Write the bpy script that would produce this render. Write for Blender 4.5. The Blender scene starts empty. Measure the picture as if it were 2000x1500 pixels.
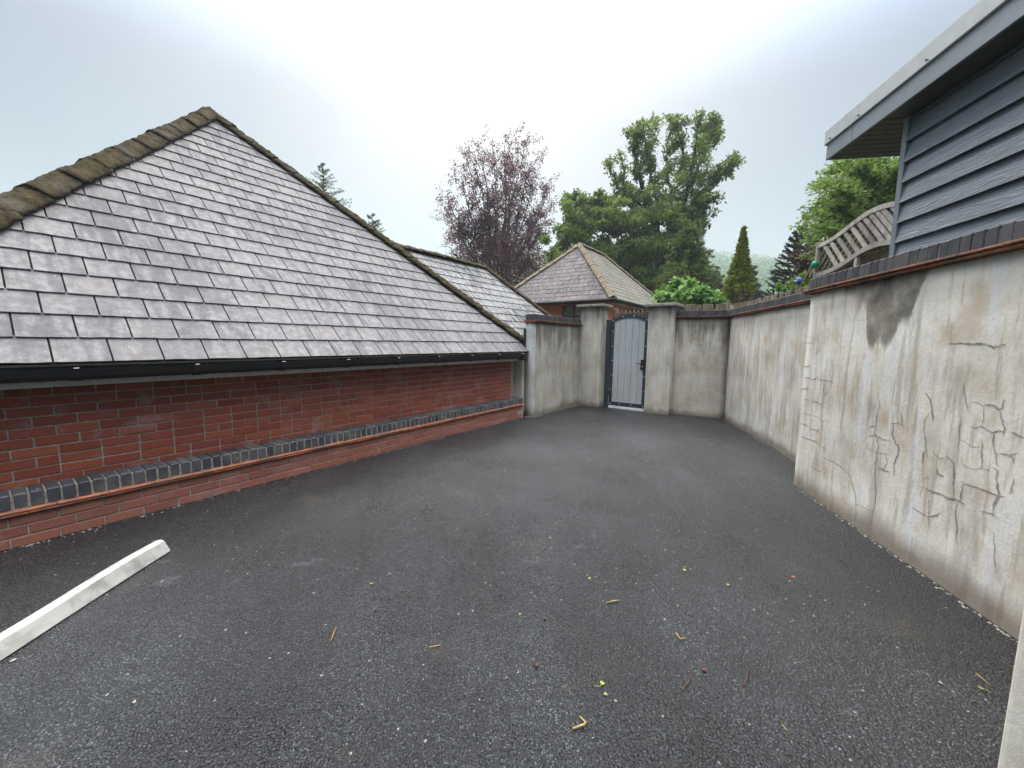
import bpy, bmesh, math, random
import numpy as np
from math import sin, cos, tan, pi, radians, sqrt
from mathutils import Vector, Matrix, noise as mnoise

random.seed(7)
S = bpy.context.scene
COL = S.collection

# ------------------------------------------------------------------ camera
FPX, PITCH, ROLL, EYE = 765.0, radians(6.2), radians(0.7), 1.45
_F = Vector((0, cos(PITCH), -sin(PITCH)))
_R0 = Vector((1, 0, 0)); _U0 = Vector((0, sin(PITCH), cos(PITCH)))
_R = _R0 * cos(ROLL) + _U0 * sin(ROLL); _U = _U0 * cos(ROLL) - _R0 * sin(ROLL)
cd = bpy.data.cameras.new('camera'); cam = bpy.data.objects.new('camera', cd); COL.objects.link(cam)
cd.sensor_width = 36.0; cd.lens = FPX / 2000 * 36.0; cd.clip_start = 0.05; cd.clip_end = 4000
m3 = Matrix((_R, _U, -_F)).transposed()
cam.matrix_world = Matrix.Translation((0, 0, EYE)) @ m3.to_4x4()
S.camera = cam

# ------------------------------------------------------------------ sky, sun, exposure
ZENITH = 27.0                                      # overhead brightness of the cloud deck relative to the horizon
SUN_EL, SUN_AZ = radians(43), radians(-4)          # azimuth from +Y towards +X
SDIR = Vector((sin(SUN_AZ) * cos(SUN_EL), cos(SUN_AZ) * cos(SUN_EL), sin(SUN_EL)))
w = bpy.data.worlds.new('World'); S.world = w; w.use_nodes = True
nt = w.node_tree; nt.nodes.clear(); L = nt.links.new
wo = nt.nodes.new('ShaderNodeOutputWorld')
sky = nt.nodes.new('ShaderNodeTexSky'); sky.sky_type = 'NISHITA'; sky.sun_disc = False
sky.sun_elevation = SUN_EL; sky.sun_rotation = SUN_AZ; sky.air_density = 1.0; sky.dust_density = 4.0
bga = nt.nodes.new('ShaderNodeBackground'); bga.inputs[1].default_value = 0.10; L(sky.outputs[0], bga.inputs[0])
tc = nt.nodes.new('ShaderNodeTexCoord')
dot = nt.nodes.new('ShaderNodeVectorMath'); dot.operation = 'DOT_PRODUCT'; L(tc.outputs['Generated'], dot.inputs[0]); dot.inputs[1].default_value = SDIR
nz = nt.nodes.new('ShaderNodeTexNoise'); nz.inputs['Scale'].default_value = 2.2; nz.inputs['Detail'].default_value = 4; nz.inputs['Roughness'].default_value = 0.5
L(tc.outputs['Generated'], nz.inputs['Vector'])
def wm(op, x, y=0.0, z=0.0):
    nd = nt.nodes.new('ShaderNodeMath'); nd.operation = op
    for i, v in enumerate((x, y, z)):
        if isinstance(v, bpy.types.NodeSocket): L(v, nd.inputs[i])
        else: nd.inputs[i].default_value = v
    return nd.outputs[0]
sx = nt.nodes.new('ShaderNodeSeparateXYZ'); L(tc.outputs['Generated'], sx.inputs[0])
# overcast dome: brighter overhead, with the veiled sun's broad glow
rp = nt.nodes.new('ShaderNodeValToRGB'); L(wm('MAXIMUM', sx.outputs[2], 0.0), rp.inputs[0]); el = rp.color_ramp.elements
el[0].position = 0.0; el[0].color = (0.046, 0.084, 0.102, 1)
el[1].position = 0.45; el[1].color = (0.052, 0.084, 0.140, 1)
q = el.new(1.0); q.color = (0.172, 0.164, 0.151, 1)
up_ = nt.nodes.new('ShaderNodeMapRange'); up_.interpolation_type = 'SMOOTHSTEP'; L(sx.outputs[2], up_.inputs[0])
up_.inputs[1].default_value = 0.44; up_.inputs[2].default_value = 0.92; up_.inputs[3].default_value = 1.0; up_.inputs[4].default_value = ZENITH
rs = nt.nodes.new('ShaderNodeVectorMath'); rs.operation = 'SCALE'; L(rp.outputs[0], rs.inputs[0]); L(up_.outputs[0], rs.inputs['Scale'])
glow = wm('POWER', wm('MAXIMUM', wm('MULTIPLY_ADD', nz.outputs[0], 0.10, wm('SUBTRACT', dot.outputs['Value'], 0.05)), 0.0), 5.0)
gc = nt.nodes.new('ShaderNodeMix'); gc.data_type = 'RGBA'; gc.blend_type = 'ADD'; gc.inputs[0].default_value = 1.0
gs = nt.nodes.new('ShaderNodeVectorMath'); gs.operation = 'SCALE'; gs.inputs[0].default_value = (0.40, 0.375, 0.34); L(glow, gs.inputs['Scale'])
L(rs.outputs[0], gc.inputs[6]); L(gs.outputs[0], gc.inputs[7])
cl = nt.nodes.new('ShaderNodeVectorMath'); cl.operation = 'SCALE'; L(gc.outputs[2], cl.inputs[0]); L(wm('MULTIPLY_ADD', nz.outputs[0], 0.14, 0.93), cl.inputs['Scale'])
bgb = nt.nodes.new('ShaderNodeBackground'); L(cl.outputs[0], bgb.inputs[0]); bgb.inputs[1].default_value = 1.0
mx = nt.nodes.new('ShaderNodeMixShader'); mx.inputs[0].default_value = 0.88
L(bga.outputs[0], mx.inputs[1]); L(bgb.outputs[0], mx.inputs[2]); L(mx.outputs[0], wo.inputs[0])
sd = bpy.data.lights.new('sun', 'SUN'); sd.energy = 1.5; sd.angle = radians(25); sd.color = (1.0, 0.97, 0.92)
so = bpy.data.objects.new('sun', sd); COL.objects.link(so); so.rotation_euler = (-SDIR).to_track_quat('-Z', 'Y').to_euler()
vs = S.view_settings; vs.view_transform = 'Standard'; vs.look = 'None'; vs.exposure = 0.7; vs.gamma = 1.0; vs.use_curve_mapping = False
try:
    S.cycles.use_denoising = True; S.cycles.denoiser = 'OPENIMAGEDENOISE'
    S.cycles.denoising_input_passes = 'RGB_ALBEDO_NORMAL'
    S.cycles.max_bounces = 8; S.cycles.diffuse_bounces = 3; S.cycles.glossy_bounces = 3
    S.cycles.transmission_bounces = 4; S.cycles.volume_bounces = 1; S.cycles.transparent_max_bounces = 8
    S.cycles.caustics_reflective = False; S.cycles.caustics_refractive = False
except Exception:
    pass

def at(x, y, Y):
    """world point at forward distance Y along the sight line of photo point (x, y): used to size distant trees"""
    d = _F * FPX + _R * (x - 1000) - _U * (y - 750)
    return Vector((0, 0, EYE)) + d * (Y / d.y)

# ------------------------------------------------------------------ node helper
class G:
    def __init__(s, name):
        s.m = bpy.data.materials.new(name); s.m.use_nodes = True; s.t = s.m.node_tree; s.t.nodes.clear()
        s.out = s.t.nodes.new('ShaderNodeOutputMaterial')
        s.co = s.t.nodes.new('ShaderNodeTexCoord').outputs['Object']
    def n(s, typ, **kw):
        nd = s.t.nodes.new('ShaderNode' + typ)
        for k, v in kw.items(): setattr(nd, k, v)
        return nd
    def set(s, sock, v):
        if isinstance(v, bpy.types.NodeSocket): s.t.links.new(v, sock)
        else: sock.default_value = v
    def map(s, v=None, sc=(1, 1, 1), lo=(0, 0, 0)):
        nd = s.n('Mapping'); s.set(nd.inputs[0], v or s.co); s.set(nd.inputs['Scale'], sc); s.set(nd.inputs['Location'], lo); return nd.outputs[0]
    def noise(s, v=None, sc=5, de=4, ro=0.55, dist=0):
        nd = s.n('TexNoise'); s.set(nd.inputs['Vector'], v or s.co); s.set(nd.inputs['Scale'], sc); s.set(nd.inputs['Detail'], de)
        s.set(nd.inputs['Roughness'], ro); s.set(nd.inputs['Distortion'], dist); return nd.outputs[0]
    def vor(s, v=None, sc=5, feat='F1', out=0, rnd=1.0):
        nd = s.n('TexVoronoi'); nd.feature = feat; s.set(nd.inputs['Vector'], v or s.co); s.set(nd.inputs['Scale'], sc)
        s.set(nd.inputs['Randomness'], rnd); return nd.outputs[out]
    def ma(s, op, a, b=0.0, c=0.0, clamp=False):
        nd = s.n('Math', operation=op, use_clamp=clamp); s.set(nd.inputs[0], a); s.set(nd.inputs[1], b)
        if op in ('MULTIPLY_ADD', 'SMOOTH_MIN'): s.set(nd.inputs[2], c)
        return nd.outputs[0]
    def rng(s, v, a, b, c=0.0, d=1.0, smooth=True):
        nd = s.n('MapRange'); nd.interpolation_type = 'SMOOTHSTEP' if smooth else 'LINEAR'
        s.set(nd.inputs[0], v); s.set(nd.inputs[1], a); s.set(nd.inputs[2], b); s.set(nd.inputs[3], c); s.set(nd.inputs[4], d); return nd.outputs[0]
    def mix(s, f, a, b, mode='MIX'):
        nd = s.n('Mix', data_type='RGBA', blend_type=mode); s.set(nd.inputs[0], f)
        for i, v in ((6, a), (7, b)):
            if isinstance(v, tuple) and len(v) == 3: v = v + (1,)
            s.set(nd.inputs[i], v)
        return nd.outputs[2]
    def ramp(s, f, stops):
        nd = s.n('ValToRGB'); s.set(nd.inputs[0], f); e = nd.color_ramp.elements
        while len(e) < len(stops): e.new(0.5)
        for i, (p, c) in enumerate(stops): e[i].position = p; e[i].color = tuple(c) + (1,)
        return nd.outputs[0]
    def sep(s, v=None):
        nd = s.n('SeparateXYZ'); s.set(nd.inputs[0], v or s.co); return nd.outputs
    def bump(s, h, st=0.5, di=0.01, nrm=None):
        nd = s.n('Bump'); s.set(nd.inputs['Strength'], st); s.set(nd.inputs['Distance'], di); s.set(nd.inputs['Height'], h)
        if nrm is not None: s.set(nd.inputs['Normal'], nrm)
        return nd.outputs[0]
    def rand(s):
        o = s.n('ObjectInfo').outputs['Random']; g = s.n('NewGeometry').outputs['Random Per Island']
        return s.ma('FRACT', s.ma('ADD', o, g))
    def orand(s): return s.n('ObjectInfo').outputs['Random']
    def irand(s): return s.n('NewGeometry').outputs['Random Per Island']
    def end(s, col, rough=0.7, nrm=None, spec=0.4, metal=0.0, **kw):
        b = s.n('BsdfPrincipled')
        if isinstance(col, tuple) and len(col) == 3: col = col + (1,)
        s.set(b.inputs['Base Color'], col); s.set(b.inputs['Roughness'], rough); s.set(b.inputs['Specular IOR Level'], spec); s.set(b.inputs['Metallic'], metal)
        if nrm is not None: s.set(b.inputs['Normal'], nrm)
        for k, v in kw.items(): s.set(b.inputs[k], v)
        s.t.links.new(b.outputs[0], s.out.inputs[0]); return s.m

M = {}
def plain(key, col, rough=0.6, var=0.15, sc=30, bs=0.15, bd=0.002, spec=0.4, metal=0.0):
    g = G(key); f = g.noise(sc=sc, de=5)
    r = g.rand()
    k = g.ma('ADD', g.rng(f, 0.3, 0.7, 1 - var, 1 + var), g.ma('MULTIPLY', g.ma('SUBTRACT', r, 0.5), var))
    nd = g.n('VectorMath', operation='SCALE'); nd.inputs[0].default_value = col; g.set(nd.inputs['Scale'], k)
    M[key] = g.end(nd.outputs[0], rough, g.bump(f, bs, bd), spec, metal)

# asphalt
g = G('asphalt')
big = g.noise(sc=0.55, de=5, ro=0.6); mid = g.noise(sc=4.0, de=4)
v1 = g.vor(sc=112, feat='F1', out=0); vc = g.vor(sc=112, feat='F1', out=1); v2 = g.vor(sc=250, feat='F1', out=0)
cr, cg_, cb = g.sep(vc)
base = g.ramp(cr, [(0.0, (0.008, 0.009, 0.010)), (0.40, (0.020, 0.022, 0.0245)), (0.82, (0.056, 0.061, 0.066)), (1.0, (0.115, 0.122, 0.13))])
base = g.mix(g.rng(v1, 0.22, 0.55), base, (0.007, 0.007, 0.008))
patch = g.rng(g.ma('ADD', big, g.ma('MULTIPLY', mid, 0.35)), 0.45, 0.95, 0.62, 1.65)
trk = g.noise(g.map(sc=(1.9, 0.35, 1), lo=(2, 5, 0)), sc=1.0, de=4, ro=0.55)         # worn lanes
patch = g.ma('MULTIPLY', patch, g.rng(trk, 0.38, 0.62, 0.72, 1.25))
scuff = g.rng(g.noise(g.map(sc=(1, 2.4, 1), lo=(5, 1, 0)), sc=2.6, de=6, ro=0.7), 0.57, 0.68)
scuff = g.ma('MULTIPLY', scuff, g.rng(g.noise(g.map(lo=(3, 7, 0)), sc=0.8, de=2), 0.44, 0.58))
sc_ = g.n('VectorMath', operation='SCALE'); g.set(sc_.inputs[0], base); g.set(sc_.inputs['Scale'], patch)
speck = g.ma('GREATER_THAN', cg_, 0.9985)
brown = g.rng(g.noise(g.map(lo=(9, 3, 0)), sc=1.6, de=5), 0.60, 0.72, 0, 0.4)
colr = g.mix(brown, sc_.outputs[0], (0.055, 0.045, 0.032))
colr = g.mix(g.ma('MULTIPLY', scuff, 0.75), colr, (0.014, 0.013, 0.011))
pale = g.ma('MULTIPLY', g.rng(g.noise(g.map(sc=(1, 2.2, 1), lo=(1, 9, 0)), sc=2.2, de=6, ro=0.7), 0.60, 0.72), 0.35)
colr = g.mix(pale, colr, (0.12, 0.125, 0.13))
colr = g.mix(speck, colr, (0.26, 0.25, 0.235))
h = g.ma('SUBTRACT', g.ma('MULTIPLY', cb, 0.7), v1)
hh = g.ma('ADD', h, g.ma('MULTIPLY', v2, -0.35))
nrm = g.bump(hh, 1.0, 0.007, g.bump(g.ma('ADD', mid, scuff), 0.25, 0.02))
wet = g.rng(g.noise(g.map(lo=(8, 8, 0)), sc=0.9, de=4), 0.42, 0.62, 0.0, 0.16)
M['asphalt'] = g.end(colr, g.ma('SUBTRACT', g.rng(cg_, 0, 1, 0.34, 0.62, False), wet), nrm, 0.55)

# rendered walls -------------------------------------------------
def render_mat(key, top, warm=0.5, topdark=0.6, streak=1.0, damp=0.25, curve=None, light=1.0, mossy=0.0, band=0.0):
    g = G(key); x, y, z = g.sep()
    xy = g.ma('ADD', x, g.ma('MULTIPLY', y, 1.3))
    cmb = g.n('CombineXYZ'); g.set(cmb.inputs[0], xy); g.set(cmb.inputs[1], g.ma('MULTIPLY', z, 0.11)); 
    st = g.noise(cmb.outputs[0], sc=5.5, de=6, ro=0.62)
    st2 = g.noise(g.map(cmb.outputs[0], lo=(7.3, 2.1, 0)), sc=16, de=4, ro=0.6)
    bl = g.noise(sc=1.7, de=6, ro=0.6); fine = g.noise(sc=45, de=5, ro=0.65); bl2 = g.noise(g.map(lo=(3, 8, 1)), sc=3.2, de=5)
    grit = g.noise(sc=260, de=2)
    base = g.ramp(bl, [(0.32, (0.38 * light, 0.335 * light, 0.265 * light)), (0.48, (0.53 * light, 0.485 * light, 0.405 * light)), (0.68, (0.64 * light, 0.605 * light, 0.53 * light))])
    base = g.mix(g.ma('MULTIPLY', g.rng(bl2, 0.5, 0.68), 0.55 * warm), base, (0.50, 0.375, 0.24))
    base = g.mix(g.ma('MULTIPLY', g.rng(st, 0.51, 0.63), 0.8 * streak), base, (0.78, 0.775, 0.75))
    base = g.mix(g.ma('MULTIPLY', g.rng(st, 0.48, 0.36), 0.5 * streak), base, (0.36, 0.34, 0.305))
    base = g.mix(g.ma('MULTIPLY', g.rng(st2, 0.51, 0.66), 0.5 * streak), base, (0.74, 0.72, 0.68))
    base = g.mix(g.ma('MULTIPLY', g.rng(st2, 0.48, 0.36), 0.5 * streak), base, (0.33, 0.27, 0.19))
    # dark algae running down from under the coping
    dt = g.ma('SUBTRACT', top, z)
    lim = g.ma('MULTIPLY', g.rng(st, 0.35, 0.68), topdark)
    lim = g.ma('ADD', lim, g.ma('MULTIPLY', g.ma('SUBTRACT', bl2, 0.45), topdark * 0.9))
    f = g.rng(g.ma('ADD', g.ma('SUBTRACT', lim, dt), g.ma('MULTIPLY', g.ma('SUBTRACT', fine, 0.5), 0.12)), -0.30, 0.30)
    base = g.mix(g.ma('MULTIPLY', f, 0.85 if topdark > 0.3 else 0.6), base, (0.085, 0.075, 0.06))
    # broad dirty blotches
    bz = g.noise(g.map(sc=(1, 1, 0.7), lo=(11, 2, 6)), sc=2.1, de=6, ro=0.62)
    base = g.mix(g.ma('MULTIPLY', g.rng(bz, 0.50, 0.68), 0.12 + 0.68 * topdark), base, (0.20, 0.175, 0.13))
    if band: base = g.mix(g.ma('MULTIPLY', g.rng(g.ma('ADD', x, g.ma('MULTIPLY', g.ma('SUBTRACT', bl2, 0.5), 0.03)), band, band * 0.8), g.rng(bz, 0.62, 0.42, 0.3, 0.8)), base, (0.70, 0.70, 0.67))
    if curve:
        xs = [c[0] for c in curve]; x0, x1 = xs[0], xs[-1]
        fc = g.n('FloatCurve'); g.set(fc.inputs['Value'], g.rng(g.ma('ADD', x, g.ma('MULTIPLY', g.ma('SUBTRACT', fine, 0.5), 0.05)), x0, x1, 0, 1, False))
        cv = fc.mapping.curves[0]; cv.points[0].location = (0, (curve[0][1] - 1.0)); cv.points[1].location = (1, (curve[-1][1] - 1.0))
        for c in curve[1:-1]: cv.points.new((c[0] - x0) / (x1 - x0), c[1] - 1.0)
        fc.mapping.update()
        lim = g.ma('ADD', fc.outputs[0], 1.0)
        inx = g.ma('MULTIPLY', g.rng(x, x0 - 0.02, x0 + 0.03), g.rng(x, x1 + 0.02, x1 - 0.02))
        f = g.ma('MULTIPLY', g.rng(g.ma('ADD', g.ma('SUBTRACT', z, lim), g.ma('MULTIPLY', g.ma('SUBTRACT', bl2, 0.5), 0.10)), -0.03, 0.06), inx)
        shade = g.ramp(g.noise(g.map(lo=(1, 1, 5)), sc=5.5, de=6), [(0.36, (0.055, 0.05, 0.045)), (0.52, (0.19, 0.165, 0.13)), (0.68, (0.36, 0.33, 0.28))])
        base = g.mix(g.ma('MULTIPLY', f, 0.88), base, shade)
    # damp brown foot
    f = g.rng(g.ma('ADD', z, g.ma('MULTIPLY', g.ma('SUBTRACT', bl2, 0.5), 0.25)), damp, damp * 0.15)
    base = g.mix(g.ma('MULTIPLY', f, 0.75), base, g.mix(mossy, (0.125, 0.085, 0.05), (0.10, 0.10, 0.045)))
    base = g.mix(g.ma('MULTIPLY', g.rng(fine, 0.42, 0.62, 1, 0), 0.16), base, (0.34, 0.30, 0.24))
    base = g.mix(g.ma('MULTIPLY', g.rng(grit, 0.60, 0.68), 0.22), base, (0.24, 0.215, 0.18))
    # hairlines
    ve = g.vor(g.map(sc=(1, 1, 1)), sc=3.1, feat='DISTANCE_TO_EDGE')
    wv = g.n('VectorMath', operation='ADD')
    hl = g.ma('MULTIPLY', g.rng(ve, 0.0, 0.012, 1, 0), g.rng(bl, 0.5, 0.6))
    base = g.mix(g.ma('MULTIPLY', hl, 0.30), base, (0.28, 0.255, 0.21))
    hgt = g.ma('ADD', g.ma('MULTIPLY', fine, 0.6), g.ma('ADD', g.ma('MULTIPLY', grit, 0.5), g.ma('MULTIPLY', bl2, 0.8)))
    M[key] = g.end(base, 0.88, g.bump(hgt, 0.55, 0.008), 0.25)

STAIN = [(0.55, 1.90), (0.717, 1.843), (0.836, 1.768), (0.906, 1.502), (0.972, 1.428), (1.04, 1.489), (1.107, 1.431), (1.166, 1.454), (1.234, 1.6), (1.306, 1.597), (1.341, 1.723), (1.42, 1.93)]
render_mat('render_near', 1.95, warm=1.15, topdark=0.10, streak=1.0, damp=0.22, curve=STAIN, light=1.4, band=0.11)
render_mat('render_far', 1.95, warm=1.0, topdark=0.25, streak=1.0, damp=0.16, light=1.22)
render_mat('render_back', 1.95, warm=0.9, topdark=0.62, streak=0.35, damp=0.14, light=1.05)
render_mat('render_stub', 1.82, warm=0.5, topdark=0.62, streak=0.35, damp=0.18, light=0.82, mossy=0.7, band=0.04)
render_mat('render_pillar', 2.22, warm=0.7, topdark=0.45, streak=0.55, damp=0.16, light=1.08)
render_mat('render_pale', 5.0, warm=0.1, topdark=0.1, streak=0.3, damp=0.05, light=1.5)

# slate: lichen-grey fibre slates
def slate_mat(key, a, b, c, warm=0.0, streaks=1.0):
    g = G(key); r = g.rand()
    off = g.n('CombineXYZ'); g.set(off.inputs[0], g.ma('MULTIPLY', r, 37.0)); g.set(off.inputs[1], g.ma('MULTIPLY', r, 11.0))
    co = g.map(lo=off.outputs[0])
    s1 = g.noise(g.map(co, sc=(11, 1.8, 1)), sc=1.0, de=5, ro=0.6); s2 = g.noise(co, sc=14, de=6, ro=0.65); s3 = g.noise(co, sc=70, de=3)
    wl = g.noise(g.n('NewGeometry').outputs['Position'], sc=0.9, de=3)
    base = g.mix(g.rng(s2, 0.35, 0.68), a, b)
    f = g.ma('MULTIPLY', g.rng(g.ma('ADD', g.ma('MULTIPLY', s1, 0.7), g.ma('MULTIPLY', wl, 0.4)), 0.48, 0.64), g.ma('MULTIPLY', g.rng(r, 0.1, 0.9, 0.55, 1.0), 0.75 * streaks))
    base = g.mix(f, base, c)
    k = g.rng(r, 0, 1, 0.93, 1.05, False)
    nd = g.n('VectorMath', operation='SCALE'); g.set(nd.inputs[0], base); g.set(nd.inputs['Scale'], k)
    base = g.mix(g.ma('MULTIPLY', g.rng(g.ma('FRACT', g.ma('MULTIPLY', r, 7.13)), 0.75, 1.0), 0.2), nd.outputs[0], (0.33, 0.285, 0.28))
    base = g.mix(g.ma('MULTIPLY', g.rng(s3, 0.56, 0.66), 0.28), base, (0.07, 0.07, 0.07))
    lich = g.ma('MULTIPLY', g.rng(g.vor(co, sc=26, feat='F1', out=0), 0.22, 0.12), g.rng(g.noise(co, sc=5, de=2), 0.52, 0.62))
    base = g.mix(g.ma('MULTIPLY', lich, 0.45), base, (0.46, 0.45, 0.42))
    M[key] = g.end(base, 0.8, g.bump(g.ma('ADD', s2, g.ma('MULTIPLY', s3, 0.5)), 0.4, 0.004), 0.25)
slate_mat('slate', (0.190, 0.178, 0.174), (0.295, 0.279, 0.274), (0.10, 0.099, 0.10))
slate_mat('slate_wing', (0.22, 0.213, 0.205), (0.41, 0.40, 0.385), (0.065, 0.066, 0.068), streaks=1.2)
slate_mat('slate_brown', (0.12, 0.10, 0.095), (0.27, 0.235, 0.225), (0.065, 0.06, 0.06), streaks=1.1)
slate_mat('slate_green', (0.15, 0.14, 0.11), (0.30, 0.28, 0.23), (0.085, 0.08, 0.06))

# moss covered ridge tiles
g = G('mossy_tile'); n1 = g.noise(sc=9, de=6, ro=0.65); n2 = g.noise(g.map(lo=(4, 4, 4)), sc=28, de=4, ro=0.7); n3 = g.noise(g.n('NewGeometry').outputs['Position'], sc=2.2, de=4)
c = g.ramp(n1, [(0.32, (0.022, 0.018, 0.012)), (0.47, (0.052, 0.040, 0.024)), (0.60, (0.085, 0.064, 0.030)), (0.72, (0.115, 0.094, 0.040)), (0.82, (0.15, 0.138, 0.105))])
c = g.mix(g.rng(n3, 0.52, 0.68, 0, 0.6), c, (0.115, 0.105, 0.092)); c = g.mix(g.rng(n2, 0.52, 0.66, 0, 0.75), c, (0.035, 0.028, 0.018))
M['mossy_tile'] = g.end(c, 0.95, g.bump(g.ma('ADD', n1, n2), 1.0, 0.03), 0.1)
g = G('grey_tile'); n1 = g.noise(sc=9, de=6); n2 = g.noise(g.map(lo=(4, 4, 4)), sc=30, de=4)
c = g.ramp(n1, [(0.3, (0.10, 0.075, 0.05)), (0.5, (0.21, 0.165, 0.11)), (0.7, (0.26, 0.22, 0.14))]); c = g.mix(g.rng(n2, 0.55, 0.7, 0, 0.6), c, (0.08, 0.075, 0.06))
M['grey_tile'] = g.end(c, 0.9, g.bump(n1, 0.8, 0.02), 0.2)

# bricks
def brick_mat(key, lo, mid, hi, eff=0.35, rough=0.8):
    g = G(key); r = g.rand(); p = g.n('NewGeometry').outputs['Position']
    n1 = g.noise(p, sc=38, de=5, ro=0.65); n2 = g.noise(p, sc=2.3, de=5); n3 = g.noise(p, sc=9, de=4)
    c = g.ramp(g.ma('ADD', g.ma('MULTIPLY_ADD', r, 0.42, 0.14), g.ma('MULTIPLY', n1, 0.45)), [(0.15, lo), (0.55, mid), (0.95, hi)])
    c = g.mix(g.ma('MULTIPLY', g.rng(g.ma('MULTIPLY', g.ma('ADD', n2, n3), 0.5), 0.53, 0.63), eff), c, (0.36, 0.30, 0.28))
    c = g.mix(g.rng(n1, 0.5, 0.7, 0, 0.25), c, tuple(v * 0.5 for v in lo))
    M[key] = g.end(c, rough, g.bump(n1, 0.5, 0.004), 0.3)
brick_mat('brick', (0.17, 0.036, 0.021), (0.27, 0.064, 0.033), (0.36, 0.105, 0.052), 0.30)
brick_mat('plinth_brick', (0.21, 0.075, 0.05), (0.30, 0.11, 0.07), (0.38, 0.155, 0.10), 0.25)
brick_mat('orange_brick', (0.42, 0.10, 0.045), (0.50, 0.13, 0.055), (0.55, 0.17, 0.075), 0.1)
g = G('blue_brick'); r = g.rand(); p = g.n('NewGeometry').outputs['Position']; n1 = g.noise(p, sc=30, de=5); n2 = g.noise(p, sc=6, de=5)
c = g.ramp(g.ma('ADD', g.ma('MULTIPLY', r, 0.6), g.ma('MULTIPLY', n1, 0.5)), [(0.1, (0.027, 0.029, 0.034)), (0.5, (0.052, 0.056, 0.064)), (0.9, (0.085, 0.087, 0.092))])
up = g.sep(g.n('NewGeometry').outputs['Normal'])[2]
c = g.mix(g.ma('MULTIPLY', g.rng(n2, 0.46, 0.66), 0.5), c, (0.17, 0.16, 0.135))
c = g.mix(g.rng(g.noise(p, sc=17, de=3), 0.68, 0.72, 0, 0.7), c, (0.5, 0.5, 0.48))
M['blue_brick'] = g.end(c, 0.5, g.bump(n1, 0.4, 0.003), 0.45)
plain('mortar', (0.30, 0.26, 0.21), 0.95, 0.3, 40, 0.6, 0.004, 0.15)
plain('dark_mortar', (0.10, 0.095, 0.08), 0.95, 0.3, 40, 0.6, 0.004, 0.15)
g = G('terracotta'); n1 = g.noise(sc=20, de=5); n2 = g.noise(g.n('NewGeometry').outputs['Position'], sc=5, de=4)
c = g.mix(g.rng(n1, 0.35, 0.65), (0.34, 0.105, 0.05), (0.48, 0.175, 0.09)); c = g.mix(g.rng(n2, 0.46, 0.64, 0, 0.7), c, (0.16, 0.11, 0.085))
M['terracotta'] = g.end(c, 0.7, g.bump(n1, 0.3, 0.003), 0.35)
g = G('terracotta_dirty'); n1 = g.noise(sc=20, de=5); n2 = g.noise(g.n('NewGeometry').outputs['Position'], sc=6, de=4)
c = g.mix(g.rng(n1, 0.35, 0.65), (0.19, 0.075, 0.045), (0.31, 0.13, 0.08)); c = g.mix(g.rng(n2, 0.44, 0.62, 0, 0.75), c, (0.075, 0.06, 0.048))
M['terracotta_dirty'] = g.end(c, 0.8, g.bump(n1, 0.3, 0.003), 0.25)
g = G('dark_blue_brick'); r = g.rand(); p_ = g.n('NewGeometry').outputs['Position']; n1 = g.noise(p_, sc=30, de=5); n2 = g.noise(p_, sc=6, de=5)
c = g.ramp(g.ma('ADD', g.ma('MULTIPLY', r, 0.6), g.ma('MULTIPLY', n1, 0.5)), [(0.1, (0.020, 0.021, 0.025)), (0.5, (0.040, 0.042, 0.048)), (0.9, (0.072, 0.073, 0.078))])
c = g.mix(g.ma('MULTIPLY', g.rng(n2, 0.48, 0.66), 0.45), c, (0.10, 0.092, 0.078)); c = g.mix(g.rng(g.noise(g.map(p_, sc=(1, 1, 0.3)), sc=17, de=3), 0.69, 0.73, 0, 0.7), c, (0.5, 0.5, 0.48))
M['dark_blue_brick'] = g.end(c, 0.6, g.bump(n1, 0.4, 0.003), 0.35)
plain('black_plastic', (0.006, 0.006, 0.007), 0.5, 0.3, 20, 0.05, 0.001, 0.5)
plain('white_plastic', (0.62, 0.61, 0.58), 0.45, 0.12, 14, 0.1, 0.001, 0.45)
g = G('grubby_white'); n1 = g.noise(sc=7, de=6, ro=0.65); n2 = g.noise(sc=60, de=3); x, y, z = g.sep()
c = g.mix(g.rng(n1, 0.42, 0.68), (0.46, 0.45, 0.41), (0.27, 0.265, 0.235)); c = g.mix(g.rng(n2, 0.62, 0.72, 0, 0.35), c, (0.16, 0.15, 0.13)); c = g.mix(g.rng(g.noise(g.map(sc=(1.5, 9, 9)), sc=1, de=4), 0.52, 0.68, 0, 0.55), c, (0.24, 0.225, 0.18))
M['grubby_white'] = g.end(c, 0.6, g.bump(n2, 0.2, 0.002), 0.35)
plain('underlay', (0.022, 0.02, 0.018), 0.95, 0.3, 20)
plain('frame_metal', (0.026, 0.036, 0.050), 0.42, 0.12, 60, 0.1, 0.001, 0.5)
plain('bolt', (0.75, 0.75, 0.73), 0.4, 0.05)
plain('iron', (0.15, 0.13, 0.125), 0.6, 0.25, 30, 0.3, 0.002)
plain('gap_white', (0.72, 0.71, 0.69), 0.6, 0.12, 18)  # white stands in for the brightness of the gap below the gate
plain('felt_trim', (0.40, 0.41, 0.40), 0.5, 0.08, 9, 0.1, 0.001)
plain('fascia', (0.16, 0.18, 0.20), 0.4, 0.08, 6, 0.05, 0.001, 0.45)
plain('soffit', (0.055, 0.062, 0.045), 0.55, 0.15, 12)
plain('concrete', (0.36, 0.345, 0.315), 0.9, 0.2, 6, 0.4, 0.004, 0.2)
plain('path', (0.55, 0.53, 0.50), 0.9, 0.2, 6, 0.4, 0.004, 0.2)
plain('capstone', (0.27, 0.25, 0.21), 0.92, 0.3, 9, 0.6, 0.006, 0.2)
plain('crack', (0.29, 0.266, 0.225), 0.95, 0.3, 30, 0.3, 0.003, 0.1)
plain('green_paint', (0.0, 0.30, 0.18), 0.35, 0.1)
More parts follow.
